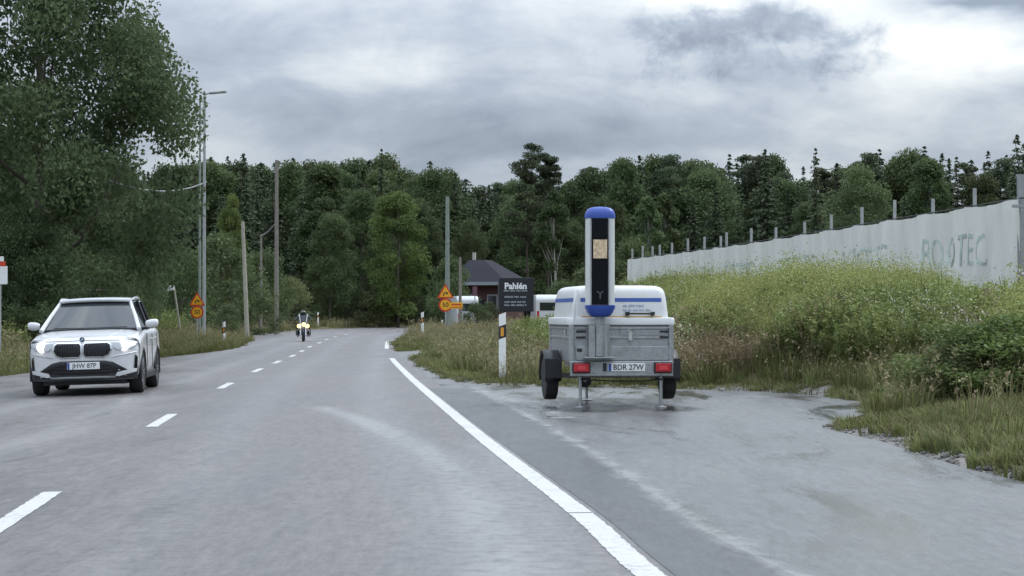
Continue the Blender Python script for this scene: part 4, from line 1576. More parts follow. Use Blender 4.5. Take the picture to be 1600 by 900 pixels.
# lid: moulded white cover
rings = []
for z, ins, r in ((1.135, -0.015, 0.05), (1.150, -0.042, 0.07), (1.225, -0.046, 0.08), (1.242, -0.036, 0.08), (1.250, 0.028, 0.09), (1.40, 0.042, 0.10), (1.535, 0.056, 0.115), (1.60, 0.070, 0.125),
                  (1.640, 0.090, 0.13), (1.668, 0.125, 0.14), (1.684, 0.18, 0.15), (1.690, 0.30, 0.15)):
    rings.append([(x, y + LEN / 2, z) for x, y in rrect(HX - ins, LEN / 2 - ins, r)])
lid = loft(rings).build('lid', M['grp'], tl, smooth=True)
# rubber seam under the lid
MB().box((0, LEN / 2, 1.137), (2 * HX + 0.035, LEN + 0.035, 0.010)).build('lid_seal', M['black_plastic'], tl)


def lid_inset(z):
    return np.interp(z, [1.25, 1.40, 1.535, 1.60], [0.028, 0.042, 0.056, 0.070])


def lid_band(name, z0, z1, side, a, b, mt, d=0.004):
    o0, o1 = lid_inset(z0), lid_inset(z1)
    if side == 'rear':
        V = [(a, o0 - d, z0), (b, o0 - d, z0), (b, o1 - d, z1), (a, o1 - d, z1), (a, o0 + 0.01, z0), (b, o0 + 0.01, z0), (b, o1 + 0.01, z1), (a, o1 + 0.01, z1)]
    else:
        s = -1 if side == 'left' else 1
        V = [(s * (HX - o0 + d), a, z0), (s * (HX - o0 + d), b, z0), (s * (HX - o1 + d), b, z1), (s * (HX - o1 + d), a, z1),
             (s * (HX - o0 - 0.01), a, z0), (s * (HX - o0 - 0.01), b, z0), (s * (HX - o1 - 0.01), b, z1), (s * (HX - o1 - 0.01), a, z1)]
    F = [(0, 1, 2, 3), (4, 7, 6, 5), (0, 4, 5, 1), (1, 5, 6, 2), (2, 6, 7, 3), (3, 7, 4, 0)]
    return MB().add(V, F).build(name, mt, lid)


lid_band('blue_band', 1.462, 1.515, 'rear', -0.56, 0.565, M['blue_band'])
lid_band('blue_band', 1.462, 1.515, 'left', 0.14, LEN - 0.14, M['blue_band'])
lid_band('blue_band', 1.462, 1.515, 'right', 0.14, LEN - 0.14, M['blue_band'])
lid_band('amber_band', 1.252, 1.266, 'rear', -0.55, 0.57, M['amber'])
mb = MB()
glyph_line(mb, 0.03, 0.34, 1.395, 0.030, 0.036, 3)
glyph_line(mb, 0.03, 0.42, 1.335, 0.030, 0.031, 4)
mb.build('small_print', M['blue_grey'], lid)
mb = MB()
mb.tube([(0.08, 0.02, 1.302), (0.10, -0.035, 1.300), (0.42, -0.035, 1.300), (0.44, 0.02, 1.302)], 0.013)
mb.box((0.085, 0.0, 1.300), (0.05, 0.07, 0.05))
mb.box((0.435, 0.0, 1.300), (0.05, 0.07, 0.05))
mb.build('handle', M['black_plastic'], lid)
mb = MB()
mb.tube([(-0.64, 0.02, 1.135), (-0.655, -0.03, 1.19), (-0.655, -0.03, 1.42), (-0.60, 0.05, 1.62)], 0.018)
mb.build('corner_bead', M['grp'], lid, smooth=True)
# catches on the box
mb = MB()
mb.box((0.12, -0.025, 1.005), (0.055, 0.04, 0.15))
mb.cyl((0.12, -0.02, 0.955), (0.12, -0.06, 0.955), 0.028, n=14)
mb.tube([(0.10, -0.05, 1.05), (0.12, -0.075, 1.09), (0.15, -0.05, 1.05)], 0.009)
mb.build('catch', M['chrome'], tl, bevel=0.006)
for x in (-0.56, 0.60):
    for z in (1.055, 0.975):
        MB().box((x, -0.014, z), (0.13, 0.020, 0.028)).build('slot', M['black_plastic'], tl, bevel=0.004)
MB().box((-0.58, -0.020, 0.80), (0.07, 0.022, 0.045)).build('socket', M['black_plastic'], tl, bevel=0.006)
MB().box((-HX - 0.02, 0.45, 1.01), (0.03, 0.05, 0.12)).build('catch', M['chrome'], tl, bevel=0.006)
for x, z in [(-0.40, 0.60), (-0.40, 0.49), (0.37, 0.60), (0.37, 0.49), (-0.66, 0.69), (0.66, 0.69), (-0.66, 1.10), (0.66, 1.10), (-0.66, 0.90), (0.66, 0.90)]:
    MB().lathe([(0.013, 0.0), (0.012, -0.008), (0.006, -0.012), (0.0001, -0.012)], (x, -0.036 if z > 0.65 else -0.067, z), 'y', 8).build('bolt', M['galv_dark'], tl, smooth=True)
# supporting legs
for x, y in ((-0.56, 0.06), (0.56, 0.06), (-0.12, 2.55)):
    lg = MB().cyl((x, y, 0.02), (x, y, 0.56), 0.022, n=12).build('support_leg', M['galv'], tl, smooth=True)
    MB().lathe([(0.085, 0.0), (0.085, 0.012), (0.03, 0.03), (0.0001, 0.032)], (x, y, 0.004), 'z', 18).build('foot_plate', M['galv_dark'], lg)
jw = empty('jockey_wheel', (0, 0, 0))
jw.parent = tl
MB().lathe([(0.05, -0.035), (0.092, -0.038), (0.102, -0.02), (0.102, 0.02), (0.092, 0.038), (0.05, 0.035)], (-0.16, 2.48, 0.30), 'y', 24).build('tyre', M['rubber'], jw, smooth=True)
MB().lathe([(0.06, -0.03), (0.05, -0.01), (0.02, -0.04), (0.0001, -0.042)], (-0.16, 2.48, 0.30), 'y', 18).build('rim', M['galv'], jw, smooth=True)
MB().cyl((-0.16, 2.56, 0.32), (-0.16, 2.56, 0.75), 0.024).build('stem', M['galv_dark'], jw)
# camera column
CX, CY = -0.325, -0.20
col = empty('camera_column', (CX, CY, 0.0))
col.parent = tl
mb = MB()
U = [(-0.145, 0.0), (-0.145, -0.10), (-0.105, -0.135), (-0.06, -0.135), (-0.05, -0.08), (0.05, -0.08), (0.06, -0.135), (0.105, -0.135), (0.145, -0.10), (0.145, 0.0)]
mb.prism(U, 0.43, lambda a, b, c: (a, b + 0.16, 0.71 + c))
mb.box((0.0, 0.095, 0.70), (0.42, 0.22, 0.022))
mb.build('bracket', M['galv'], col, bevel=0.006)
MB().cyl((0.01, 0.05, 0.72), (0.01, 0.05, 1.28), 0.068, n=20).build('mast', M['galv'], col, smooth=True)


def capsule_ring(hw, dep, z, n=40):
    out = []
    for i in range(n):
        a = 2 * math.pi * i / n
        c, s = math.cos(a), math.sin(a)
        e = 0.62
        out.append((hw * math.copysign(abs(c) ** e, c), dep * math.copysign(abs(s) ** e, s), z))
    return out


HW, DP = 0.197, 0.16
loft([capsule_ring(HW, DP, z) for z in (1.405, 2.60)]).build('housing', M['cab_white'], col, smooth=True)
loft([capsule_ring(HW * k, DP * k, z) for z, k in ((1.255, 0.55), (1.275, 0.72), (1.315, 0.88), (1.36, 0.97), (1.38, 1.03), (1.415, 1.03), (1.42, 0.9))]).build('lower_cap', M['blue'], col, smooth=True)
loft([capsule_ring(HW * k, DP * k, z) for z, k in ((2.590, 0.9), (2.595, 1.04), (2.640, 1.04), (2.68, 0.99), (2.715, 0.88), (2.738, 0.70), (2.750, 0.45), (2.755, 0.15))]).build('upper_cap', M['blue'], col, smooth=True)
win = empty('window', (0, 0, 0))
win.parent = col
gw = [(-0.125, -0.012), (0.105, -0.012)]
loft([[(-0.145, -DP - 0.002 + 0.03, z), (-0.135, -DP - 0.012, z), (0.085, -DP - 0.012, z), (0.095, -DP - 0.002 + 0.03, z)] for z in (1.42, 2.592)]).build('pane', M['cab_glass'], win)
MB().box((-0.022, -DP - 0.016, 2.175), (0.19, 0.012, 0.255), ch=0.004).build('flash_lens', M['flash'], win)
mb = MB()
mb.prism([(-0.07, 1.60), (-0.03, 1.565), (-0.03, 1.50), (-0.015, 1.50), (-0.015, 1.565), (0.025, 1.60), (0.01, 1.605), (-0.022, 1.575), (-0.055, 1.605)], 0.002, lambda a, b, c: (a, -DP - 0.0125 - c, b))
mb.build('inner_mark', mat('dim_grey_mark', (0.10, 0.105, 0.115), 0.5), win)
for x0, x1 in ((-0.155, -0.140), (0.092, 0.104)):
    MB().box(((x0 + x1) / 2, -DP - 0.008, 2.0), (x1 - x0, 0.02, 1.16)).build('window_frame', M['galv'], win)


# ------------------------------------------------------------------ white SUV
CA = R(4.6)
car_x, car_y = -7.25, 37.1
car = empty('white_suv', (car_x, car_y, float(camber(np.array([car_x]), np.array([car_y]))[0]) + 0.004), CA, 'white SUV with lit headlights driving towards the camera', 'car')
car.rotation_euler = (0, -R(1.6), CA)


def ffront(x, z):
    """depth of the nose: rounded in plan, upper part leaning back"""
    return -2.27 + 0.42 * abs(x / 0.93) ** 3.4 + 0.9 * max(0.0, z - 0.72) ** 2 + 0.35 * max(0.0, 0.42 - z) ** 1.5


YS = [-1.98, -1.70, -1.35, -1.00, -0.60, 0.0, 0.7, 1.3, 1.75, 2.05, 2.22]
WW = [0.905, 0.925, 0.925, 0.92, 0.915, 0.915, 0.92, 0.925, 0.915, 0.88, 0.80]
ZT = [0.955, 1.00, 1.045, 1.09, 1.11, 1.11, 1.11, 1.11, 1.11, 1.08, 1.02]
ZS = [0.90, 0.945, 0.985, 1.01, 1.03, 1.04, 1.05, 1.06, 1.06, 1.04, 0.98]
ZB = [0.25, 0.23, 0.22, 0.22, 0.22, 0.22, 0.22, 0.22, 0.24, 0.28, 0.36]


def section(Wd, zt, zs, zb):
    pts = [(0, zb), (0.55 * Wd, zb), (0.86 * Wd, zb + 0.01), (0.945 * Wd, zb + 0.09), (0.975 * Wd, 0.50), (1.0 * Wd, 0.72), (0.995 * Wd, zs - 0.10), (0.975 * Wd, zs - 0.03),
           (0.93 * Wd, zs + 0.012), (0.86 * Wd, zs + (zt - zs) * 0.45), (0.72 * Wd, zt - 0.018), (0.40 * Wd, zt - 0.002), (0.0, zt)]
    return pts


ring_pts = []
s0 = section(0.905, 0.885, 0.835, 0.27)
n_half = len(s0)


def full(sec, yfun):
    r = [(x, yfun(x, z), z) for x, z in sec]
    return r + [(-x, yfun(x, z), z) for x, z in sec[-2:0:-1]]


stations = [full(s0, lambda x, z: ffront(x, z) + 0.0)]
tq = np.linspace(0, len(YS) - 1, 36)
for q in tq:
    ii = np.arange(len(YS))
    y, w_, zt, zs, zb = (np.interp(q, ii, a) for a in (YS, WW, ZT, ZS, ZB))
    if q == 0:
        sec = section(w_, 0.935, 0.885, zb)
        stations.append(full(sec, lambda x, z: max(ffront(x, z) + 0.12, -1.98 - 0.18 * (1 - abs(x) / 0.95))))
        continue
    stations.append(full(section(w_, zt, zs, zb), lambda x, z, y=y: y))
mb = MB()
n = len(stations[0])
V = [p for s in stations for p in s]
F = []
for i in range(len(stations) - 1):
    for k in range(n):
        F.append((i * n + k, i * n + (k + 1) % n, (i + 1) * n + (k + 1) % n, (i + 1) * n + k))
# nose: rings shrinking towards the middle of the front
c0 = np.array([0.0, 0.58])
base = 0
for j, sc_ in enumerate((0.94, 0.85, 0.7, 0.5, 0.25)):
    o = len(V)
    for (x, y, z) in stations[0]:
        xx, zz = c0 + (np.array([x, z]) - c0) * sc_
        V.append((xx, ffront(xx, zz) - 0.01 * (1 - sc_ if sc_ > 0.8 else 0.2), zz))
    for k in range(n):
        F.append((base + (k + 1) % n, base + k, o + k, o + (k + 1) % n))
    base = o
F.append(tuple(range(base, base + n)))
F.append(tuple(range((len(stations) - 1) * n + n - 1, (len(stations) - 1) * n - 1, -1)))
mb.add(V, F)
body = mb.build('body', M['paint_white'], car, smooth=True)
# wheel wells cut out of the body
AX = (-1.38, 1.31)
for ax in AX:
    for sx in (-1, 1):
        cut = MB().cyl((sx * 0.62, ax, 0.345), (sx * 1.2, ax, 0.345), 0.395, n=36).build('cutter', M['black_plastic'], car)
        md = body.modifiers.new('cut', 'BOOLEAN')
        md.operation = 'DIFFERENCE'
        md.solver = 'EXACT'
        md.object = cut
bpy.context.view_layer.update()
dg = bpy.context.evaluated_depsgraph_get()
newme = bpy.data.meshes.new_from_object(body.evaluated_get(dg))
body.modifiers.clear()
body.data = newme
for o in [o for o in car.children if o.name.startswith('cutter')]:
    bpy.data.objects.remove(o)
newme.polygons.foreach_set('use_smooth', np.ones(len(newme.polygons), bool))
newme.set_sharp_from_angle(angle=R(38))


def patch_front(name, outline, mt, parent, off=0.012, rings_=5, thick=0.02):
    """a panel following the nose surface; outline in (x, z)"""
    pts = []
    m = len(outline)
    for i in range(m):
        a, b = np.array(outline[i]), np.array(outline[(i + 1) % m])
        for k in range(4):
            pts.append(a + (b - a) * k / 4)
    pts = np.array(pts)
    c = pts.mean(0)
    V, F = [], []
    nn = len(pts)
    for x, z in pts:                                # rim going back into the body
        V.append((x, ffront(x, z) - off + thick, z))
    o = 0
    for j in range(rings_):
        s = 1 - (j / rings_) ** 1.0 * 0.96 if j else 1.0
        p = c + (pts - c) * (s if j != 1 else 0.955)
        for x, z in p:
            V.append((x, ffront(x, z) - off - (0.006 if j > 0 else 0), z))
        b0 = o
        o = len(V) - nn
        for k in range(nn):
            F.append((b0 + k, b0 + (k + 1) % nn, o + (k + 1) % nn, o + k))
    F.append(tuple(range(o, o + nn)))
    return MB().add(V, F).build(name, mt, parent, smooth=True)


# kidney grilles
for sx in (-1, 1):
    K = [(0.025, 0.690), (0.055, 0.645), (0.34, 0.640), (0.425, 0.675), (0.462, 0.750), (0.452, 0.835), (0.405, 0.868), (0.05, 0.862), (0.025, 0.830)]
    Ks = [(sx * x, z) for x, z in (K if sx > 0 else K[::-1])]
    Ko = [(sx * x, z) for x, z in [(0.006, 0.682), (0.045, 0.627), (0.345, 0.621), (0.442, 0.662), (0.484, 0.748), (0.474, 0.845), (0.418, 0.886), (0.04, 0.880), (0.006, 0.84)]]
    gk = patch_front('kidney_grille', Ko, M['chrome'], car, 0.014)
    patch_front('mesh', Ks, M['gloss_black'], gk, 0.022)
    mb = MB()
    for i in range(9):
        x = sx * (0.065 + i * 0.044)
        zz0, zz1 = 0.66 + (0.02 if i > 6 else 0), 0.845
        y = ffront(x, 0.75) - 0.036
        mb.box((x, y, (zz0 + zz1) / 2), (0.010, 0.014, zz1 - zz0))
    mb.build('slat', M['black_plastic'], gk)
    # headlamps
    Hd = [(0.50, 0.792), (0.56, 0.742), (0.80, 0.755), (0.872, 0.81), (0.885, 0.875), (0.80, 0.878), (0.52, 0.868)]
    hl = patch_front('headlight', [(sx * x, z) for x, z in Hd], M['lamp_glass'], car, 0.012)
    cxl = sx * 0.665
    mb = MB()
    prof = [(0.086, 0.0), (0.082, -0.012), (0.05, -0.02), (0.0001, -0.024)]
    mb.lathe(prof, (cxl, ffront(cxl, 0.82) - 0.015, 0.818), 'y', 22)
    lo = mb.build('lamp', M['lamp_on'], hl, smooth=True)
    lo.scale = (1, 1, 1)
    # daytime-running strip on the outer half
    patch_front('running_light', [(sx * 0.765, 0.800), (sx * 0.835, 0.822), (sx * 0.855, 0.862), (sx * 0.775, 0.862)], M['lamp_on'] if sx > 0 else M['lamp_glass'], hl, 0.024)
    # vertical air slots and bright corner trims
    patch_front('air_slot', [(sx * 0.815, 0.42), (sx * 0.865, 0.40), (sx * 0.875, 0.62), (sx * 0.835, 0.66)], M['gloss_black'], car, 0.010)
    patch_front('corner_trim', [(sx * 0.53, 0.318), (sx * 0.58, 0.305), (sx * 0.855, 0.372), (sx * 0.865, 0.425), (sx * 0.80, 0.425), (sx * 0.56, 0.375)], M['paint_white'], car, 0.035)
# lower black intake and skirt
patch_front('lower_intake', [(-0.76, 0.385), (-0.60, 0.31), (0.60, 0.31), (0.76, 0.385), (0.50, 0.545), (0.36, 0.575), (-0.36, 0.575), (-0.50, 0.545)], M['gloss_black'], car, 0.014)
patch_front('bumper_skirt', [(-0.87, 0.40), (-0.86, 0.255), (-0.5, 0.245), (0.5, 0.245), (0.86, 0.255), (0.87, 0.40), (0.60, 0.345), (-0.60, 0.345)], M['black_plastic'], car, 0.020)
patch_front('skid_strip', [(-0.56, 0.318), (-0.52, 0.285), (0.52, 0.285), (0.56, 0.318)], M['galv_dark'], car, 0.034)
mb = MB()
for z in (0.40, 0.455, 0.51):
    mb.box((0, -2.292, z), (0.95 - (z - 0.4) * 1.6, 0.02, 0.008))
mb.build('intake_slat', M['black_plastic'], car)
# plate and badge
pl = MB().box((0.02, -2.312, 0.495), (0.53, 0.014, 0.118)).build('number_plate', M['plate'], car, bevel=0.006)
MB().prism([(-0.240, 0.440), (-0.205, 0.440), (-0.205, 0.550), (-0.240, 0.550)], 0.002, lambda a, b, c: (a, -2.3195 - c, b)).build('country_band', M['plate_blue'], pl)
lettering('JHW 87P', 0.108, M['ink'], pl, lambda a, b: (a + 0.035, -2.3215, b + 0.494), 0.001, 0.95)
by = ffront(0, 0.925) + 0.003
bg = MB().lathe([(0.042, 0.0), (0.042, -0.008), (0.036, -0.010), (0.0001, -0.010)], (0.0, by - 0.006, 0.925), 'y', 24).build('badge', M['ink'], car, smooth=True)
for q in range(4):
    a0 = math.pi / 2 * q
    MB().prism([(0, 0)] + [(0.026 * math.cos(a0 + math.pi / 2 * i / 6), 0.026 * math.sin(a0 + math.pi / 2 * i / 6)) for i in range(7)], 0.003,
               lambda a, b, c: (a, by - 0.0165 - c, b + 0.925)).build('badge_quarter', M['badge_blue'] if q % 2 else M['sign_white'], bg)
pth = [(x, ffront(x, 0.897) + 0.012 * abs(x) - 0.004, 0.897 + 0.012 * (1 - abs(x))) for x in np.linspace(-0.80, 0.80, 25)]
MB().tube(pth, 0.006, 5).build('bonnet_gap', M['ink'], car)
for sx in (-1, 1):
    MB().tube([(sx * 0.845, -1.93, 0.905), (sx * 0.862, -1.6, 0.962), (sx * 0.862, -1.25, 1.005), (sx * 0.84, -1.02, 1.045)], 0.006, 5).build('bonnet_gap', M['ink'], car)
    MB().tube([(sx * x, ffront(x, z) - 0.006, z) for x, z in ((0.47, 0.63), (0.60, 0.655), (0.75, 0.68), (0.86, 0.705))], 0.008, 5).build('bumper_crease', M['silver_trim'], car)
# bonnet creases
for sx in (-1, 1):
    mb = MB()
    mb.tube([(sx * 0.36, -2.02, 0.944), (sx * 0.47, -1.55, 1.014), (sx * 0.56, -1.10, 1.072)], [0.006, 0.010, 0.006], 6)
    mb.build('bonnet_crease', M['paint_white'], car, smooth=True)
# greenhouse
GB = [(-0.80, -0.98), (-0.84, -0.70), (-0.855, 0.4), (-0.83, 1.3), (-0.74, 1.95)]
GT = [(-0.58, -0.18), (-0.61, -0.02), (-0.635, 0.5), (-0.615, 1.2), (-0.54, 1.66)]


def gh_ring(pts, zfun):
    L_ = [(x, y, zfun(y)) for x, y in pts]
    return L_ + [(-x, y, z) for x, y, z in L_[::-1]]


zb_ = lambda y: 1.06
zt_ = lambda y: 1.555 + 0.02 * math.sin((y + 0.2) / 1.9 * math.pi)
loft([gh_ring(GB, zb_), gh_ring(GT, zt_)]).build('cabin_glass', M['glass_dark'], car)
# windscreen (curved, slightly proud of the cabin)
NXW, NZW = 17, 9
Pw = np.zeros((NXW, NZW, 3))
for i in range(NXW):
    a = -1 + 2 * i / (NXW - 1)
    for j in range(NZW):
        k = j / (NZW - 1)
        hw = 0.805 + (0.592 - 0.805) * k
        yb = -0.985 + (-0.195 + 0.985) * k
        zz = 1.085 + (1.545 - 1.085) * k
        Pw[i, j] = (a * hw, yb - 0.085 * (1 - a * a) - 0.01, zz + 0.012 * (1 - a * a))
wsm = grid_mesh('windscreen', Pw, True)
ws = link('windscreen', wsm, M['glass_dark'], car)
ws.modifiers.new('thick', 'SOLIDIFY').thickness = 0.006
ws.modifiers.new('crisp_rim', 'EDGE_SPLIT').split_angle = R(60)
mb = MB()
mb.tube([(-0.80, -0.995, 1.082), (-0.4, -1.068, 1.092), (0, -1.085, 1.096), (0.4, -1.068, 1.092), (0.80, -0.995, 1.082)], 0.018, 6)
mb.build('scuttle', M['black_plastic'], car)
mb = MB()
mb.tube([(-0.05, -1.088, 1.112), (0.62, -1.03, 1.118)], 0.008, 6)
mb.tube([(-0.62, -1.03, 1.118), (-0.10, -1.085, 1.112)], 0.008, 6)
mb.build('wiper', M['black_plastic'], car)
mb = MB()
mb.box((0, -0.36, 1.475), (0.24, 0.02, 0.06))
mb.build('interior_mirror', M['black_plastic'], car)
# pillars, roof
for sx in (-1, 1):
    mb = MB()
    mb.tube([(sx * 0.825, -1.06, 1.07), (sx * 0.720, -0.63, 1.31), (sx * 0.600, -0.185, 1.550)], [0.040, 0.034, 0.032], 8)
    mb.build('windscreen_pillar', M['paint_white'], car, smooth=True)
    for (b, t) in (((-0.855, 0.28), (-0.665, 0.42)), ((-0.84, 1.18), (-0.65, 1.16)), ((-0.76, 1.90), (-0.58, 1.62))):
        mb = MB()
        mb.tube([(-sx * b[0], b[1], 1.06), (-sx * t[0], t[1], 1.56)], 0.030, 6)
        mb.build('side_pillar', M['gloss_black'] if b[1] < 1.5 else M['paint_white'], car)
    mb = MB()
    mb.tube([(sx * 0.62, 0.05, 1.59), (sx * 0.635, 0.15, 1.622), (sx * 0.64, 0.6, 1.630), (sx * 0.62, 1.2, 1.620), (sx * 0.59, 1.4, 1.585)], 0.013, 8)
    mb.build('roof_rail', M['silver_trim'], car, smooth=True)
    # wing mirrors
    rings = []
    for t_, k in ((0.0, 0.55), (0.12, 0.85), (0.4, 1.0), (0.75, 0.98), (0.95, 0.75), (1.0, 0.4)):
        rings.append([(sx * (0.90 + 0.215 * t_), -0.66 + 0.055 * math.cos(a) * k + 0.05 * t_ * t_, 1.155 + 0.015 * t_ + 0.072 * math.sin(a) * k) for a in np.linspace(0, 2 * math.pi, 16, endpoint=False)])
    mi = loft(rings).build('wing_mirror', M['paint_white'], car, smooth=True)
    MB().tube([(sx * 0.82, -0.62, 1.07), (sx * 0.95, -0.64, 1.10)], 0.028, 8).build('mirror_foot', M['gloss_black'], mi)
    # doors: shut lines, handles and lower cladding
    mb = MB()
    for yl in (-0.72, 0.25, 1.12):
        mb.box((sx * 0.922, yl, 0.70), (0.010, 0.010, 0.58))
    mb.build('shut_line', M['ink'], car)
    for yl in (0.05, 0.95):
        MB().box((sx * 0.925, yl, 0.90), (0.03, 0.18, 0.03)).build('door_handle', M['paint_white'], car, bevel=0.01)
    MB().box((sx * 0.885, 0.0, 0.285), (0.06, 1.95, 0.12)).build('sill_cladding', M['black_plastic'], car, bevel=0.02)
    for ax in AX:
        arc = [(ax + 0.405 * math.cos(R(a)), 0.345 + 0.405 * math.sin(R(a))) for a in range(-14, 195, 8)]
        MB().tube([(sx * 0.905, y, z) for y, z in arc], 0.026, 6).build('wheel_arch_trim', M['black_plastic'], car, smooth=True)
        w = empty('wheel', (0, 0, 0))
        w.parent = car
        prof = [(0.23, -0.10), (0.325, -0.112), (0.345, -0.085), (0.350, -0.04), (0.350, 0.04), (0.345, 0.085), (0.325, 0.112), (0.23, 0.10)]
        MB().lathe(prof, (sx * 0.80, ax, 0.350), 'x', 40).build('tyre', M['rubber'], w, smooth=True)
        mb = MB()
        mb.lathe([(0.245, sx * 0.095), (0.235, sx * 0.06), (0.20, sx * 0.03)], (sx * 0.80, ax, 0.350), 'x', 36)
        for q in range(5):
            for dd in (-0.13, 0.13):
                a = 2 * math.pi * q / 5 + dd
                mb.tube([(sx * 0.885, ax + 0.05 * math.cos(a), 0.35 + 0.05 * math.sin(a)), (sx * 0.89, ax + 0.24 * math.cos(a), 0.35 + 0.24 * math.sin(a))], 0.016, 6)
        mb.cyl((sx * 0.84, ax, 0.35), (sx * 0.895, ax, 0.35), 0.06, n=16)
        mb.build('rim', M['alloy'], w)
mb = MB()
NXR, NYR = 15, 20
Pf = np.zeros((NXR, NYR, 3))
for i in range(NXR):
    a = -1 + 2 * i / (NXR - 1)
    for j in range(NYR):
        k = j / (NYR - 1)
        y = -0.265 + 2.0 * k
        hw = np.interp(k, [0, 0.1, 0.4, 0.75, 1.0], [0.595, 0.628, 0.652, 0.632, 0.565])
        zz = 1.562 + 0.055 * math.sin(min(1, k * 1.25 + 0.12) * math.pi * 0.62) + 0.032 * (1 - abs(a) ** 3)
        if k > 0.8:
            zz -= 0.05 * (k - 0.8) / 0.2
        Pf[i, j] = (a * hw, y - 0.075 * (1 - a * a) * max(0, 1 - k * 4), zz)
rf = link('roof', grid_mesh('roof', Pf, True), M['paint_white'], car)
sm = rf.modifiers.new('thick', 'SOLIDIFY')
sm.thickness = 0.018
sm.offset = -1
rf.modifiers.new('crisp_rim', 'EDGE_SPLIT').split_angle = R(60)
hd = [(a_ * 0.60, -0.205 - 0.085 * (1 - a_ * a_) - 0.025, 1.572 + 0.022 * (1 - a_ * a_)) for a_ in np.linspace(-1, 1, 15)]
MB().tube(hd, 0.034, 8).build('roof_header', M['paint_white'], car, smooth=True)
# underside so that no light shows through
MB().box((0, 0.0, 0.255), (1.36, 4.0, 0.16)).build('floor_pan', M['black_plastic'], car)

# ------------------------------------------------------------------ motorcycle and rider
mx, my = xa(474, 99.0), 99.0
moto = empty('motorcycle', (mx, my, float(camber(np.array([mx]), np.array([my]))[0]) + 0.006), R(5), 'dark motorcycle with three lit yellow headlamps on the road', 'motorcycle')
for yy, rr, ww in ((-0.72, 0.31, 0.055), (0.74, 0.31, 0.075)):
    w = empty('wheel', (0, 0, 0))
    w.parent = moto
    MB().lathe([(0.21, -ww), (0.28, -ww), (rr, -ww * 0.4), (rr, ww * 0.4), (0.28, ww), (0.21, ww)], (0, yy, rr), 'x', 32).build('tyre', M['rubber'], w, smooth=True)
    mb = MB().lathe([(0.22, -0.02), (0.2, 0.0), (0.22, 0.02)], (0, yy, rr), 'x', 28)
    for q in range(6):
        a = q * math.pi / 3
        mb.tube([(0, yy, rr), (0, yy + 0.21 * math.cos(a), rr + 0.21 * math.sin(a))], 0.012, 5)
    mb.build('rim', M['alloy'], w)
for sx in (-1, 1):
    MB().tube([(sx * 0.10, -0.72, 0.31), (sx * 0.11, -0.50, 0.86)], 0.028, 8).build('fork_leg', M['chrome'], moto, smooth=True)
    MB().tube([(sx * 0.13, -0.52, 0.88), (sx * 0.17, -0.50, 1.12), (sx * 0.20, -0.44, 1.28)], 0.022, 8).build('screen_stay', M['sign_white'], moto, smooth=True)
    MB().tube([(sx * 0.05, -0.42, 0.98), (sx * 0.30, -0.36, 1.02), (sx * 0.40, -0.24, 1.00)], 0.016, 8).build('handlebar', M['black_plastic'], moto, smooth=True)
    mr = MB().tube([(sx * 0.30, -0.36, 1.02), (sx * 0.37, -0.36, 1.20)], 0.009, 6).build('mirror_stalk', M['black_plastic'], moto)
    loft([[(sx * (0.39 + 0.075 * math.cos(a) * k), -0.37 + d, 1.25 + 0.05 * math.sin(a) * k) for a in np.linspace(0, 6.283, 14, endpoint=False)] for d, k in ((-0.03, 0.5), (-0.015, 0.95), (0.015, 1.0))]).build('mirror', M['black_plastic'], mr, smooth=True)
    lm = MB().lathe([(0.115, 0.05), (0.12, 0.0), (0.11, -0.02)], (sx * 0.19, -0.55, 0.72), 'y', 20).build('spot_lamp', M['gloss_black'], moto, smooth=True)
    MB().lathe([(0.105, -0.015), (0.08, -0.035), (0.0001, -0.045)], (sx * 0.19, -0.55, 0.72), 'y', 20).build('lens', M['moto_lamp'], lm, smooth=True)
    MB().box((sx * 0.27, -0.10, 0.42), (0.16, 0.30, 0.30), ch=0.05).build('engine_side', M['gloss_black'], moto)
    MB().tube([(sx * 0.16, -0.25, 0.42), (sx * 0.26, -0.05, 0.24), (sx * 0.27, 0.9, 0.26)], 0.045, 10).build('exhaust', M['chrome'], moto, smooth=True)
    MB().tube([(sx * 0.22, -0.28, 0.58), (sx * 0.30, -0.30, 0.45), (sx * 0.28, -0.28, 0.30), (sx * 0.16, -0.24, 0.26)], 0.018, 8).build('crash_bar', M['chrome'], moto, smooth=True)
hm = MB().lathe([(0.10, 0.06), (0.125, 0.0), (0.118, -0.03)], (0.03, -0.57, 0.79), 'y', 24).build('headlamp', M['gloss_black'], moto, smooth=True)
MB().lathe([(0.112, -0.022), (0.08, -0.045), (0.0001, -0.055)], (0.03, -0.57, 0.79), 'y', 24).build('lens', M['moto_lamp'], hm, smooth=True)
loft([[(0.13 * math.cos(a) * k, y + 0.02, 0.80 + 0.10 * math.sin(a) * k) for a in np.linspace(0, 6.283, 16, endpoint=False)] for y, k in ((-0.42, 0.5), (-0.30, 1.0), (0.0, 1.15), (0.18, 0.7))]).build('fuel_tank', M['gloss_black'], moto, smooth=True)
MB().box((0, 0.38, 0.70), (0.30, 0.60, 0.11), ch=0.04).build('seat', M['leather'], moto)
MB().box((0, 0.05, 0.45), (0.22, 0.75, 0.34), ch=0.05).build('engine', M['black_plastic'], moto)
mb = MB()
arc = [(-0.72 + 0.36 * math.cos(R(a)), 0.31 + 0.36 * math.sin(R(a))) for a in range(20, 165, 12)]
mb.tube([(0, y, z) for y, z in arc], 0.045, 6)
mb.build('front_mudguard', M['gloss_black'], moto, smooth=True)
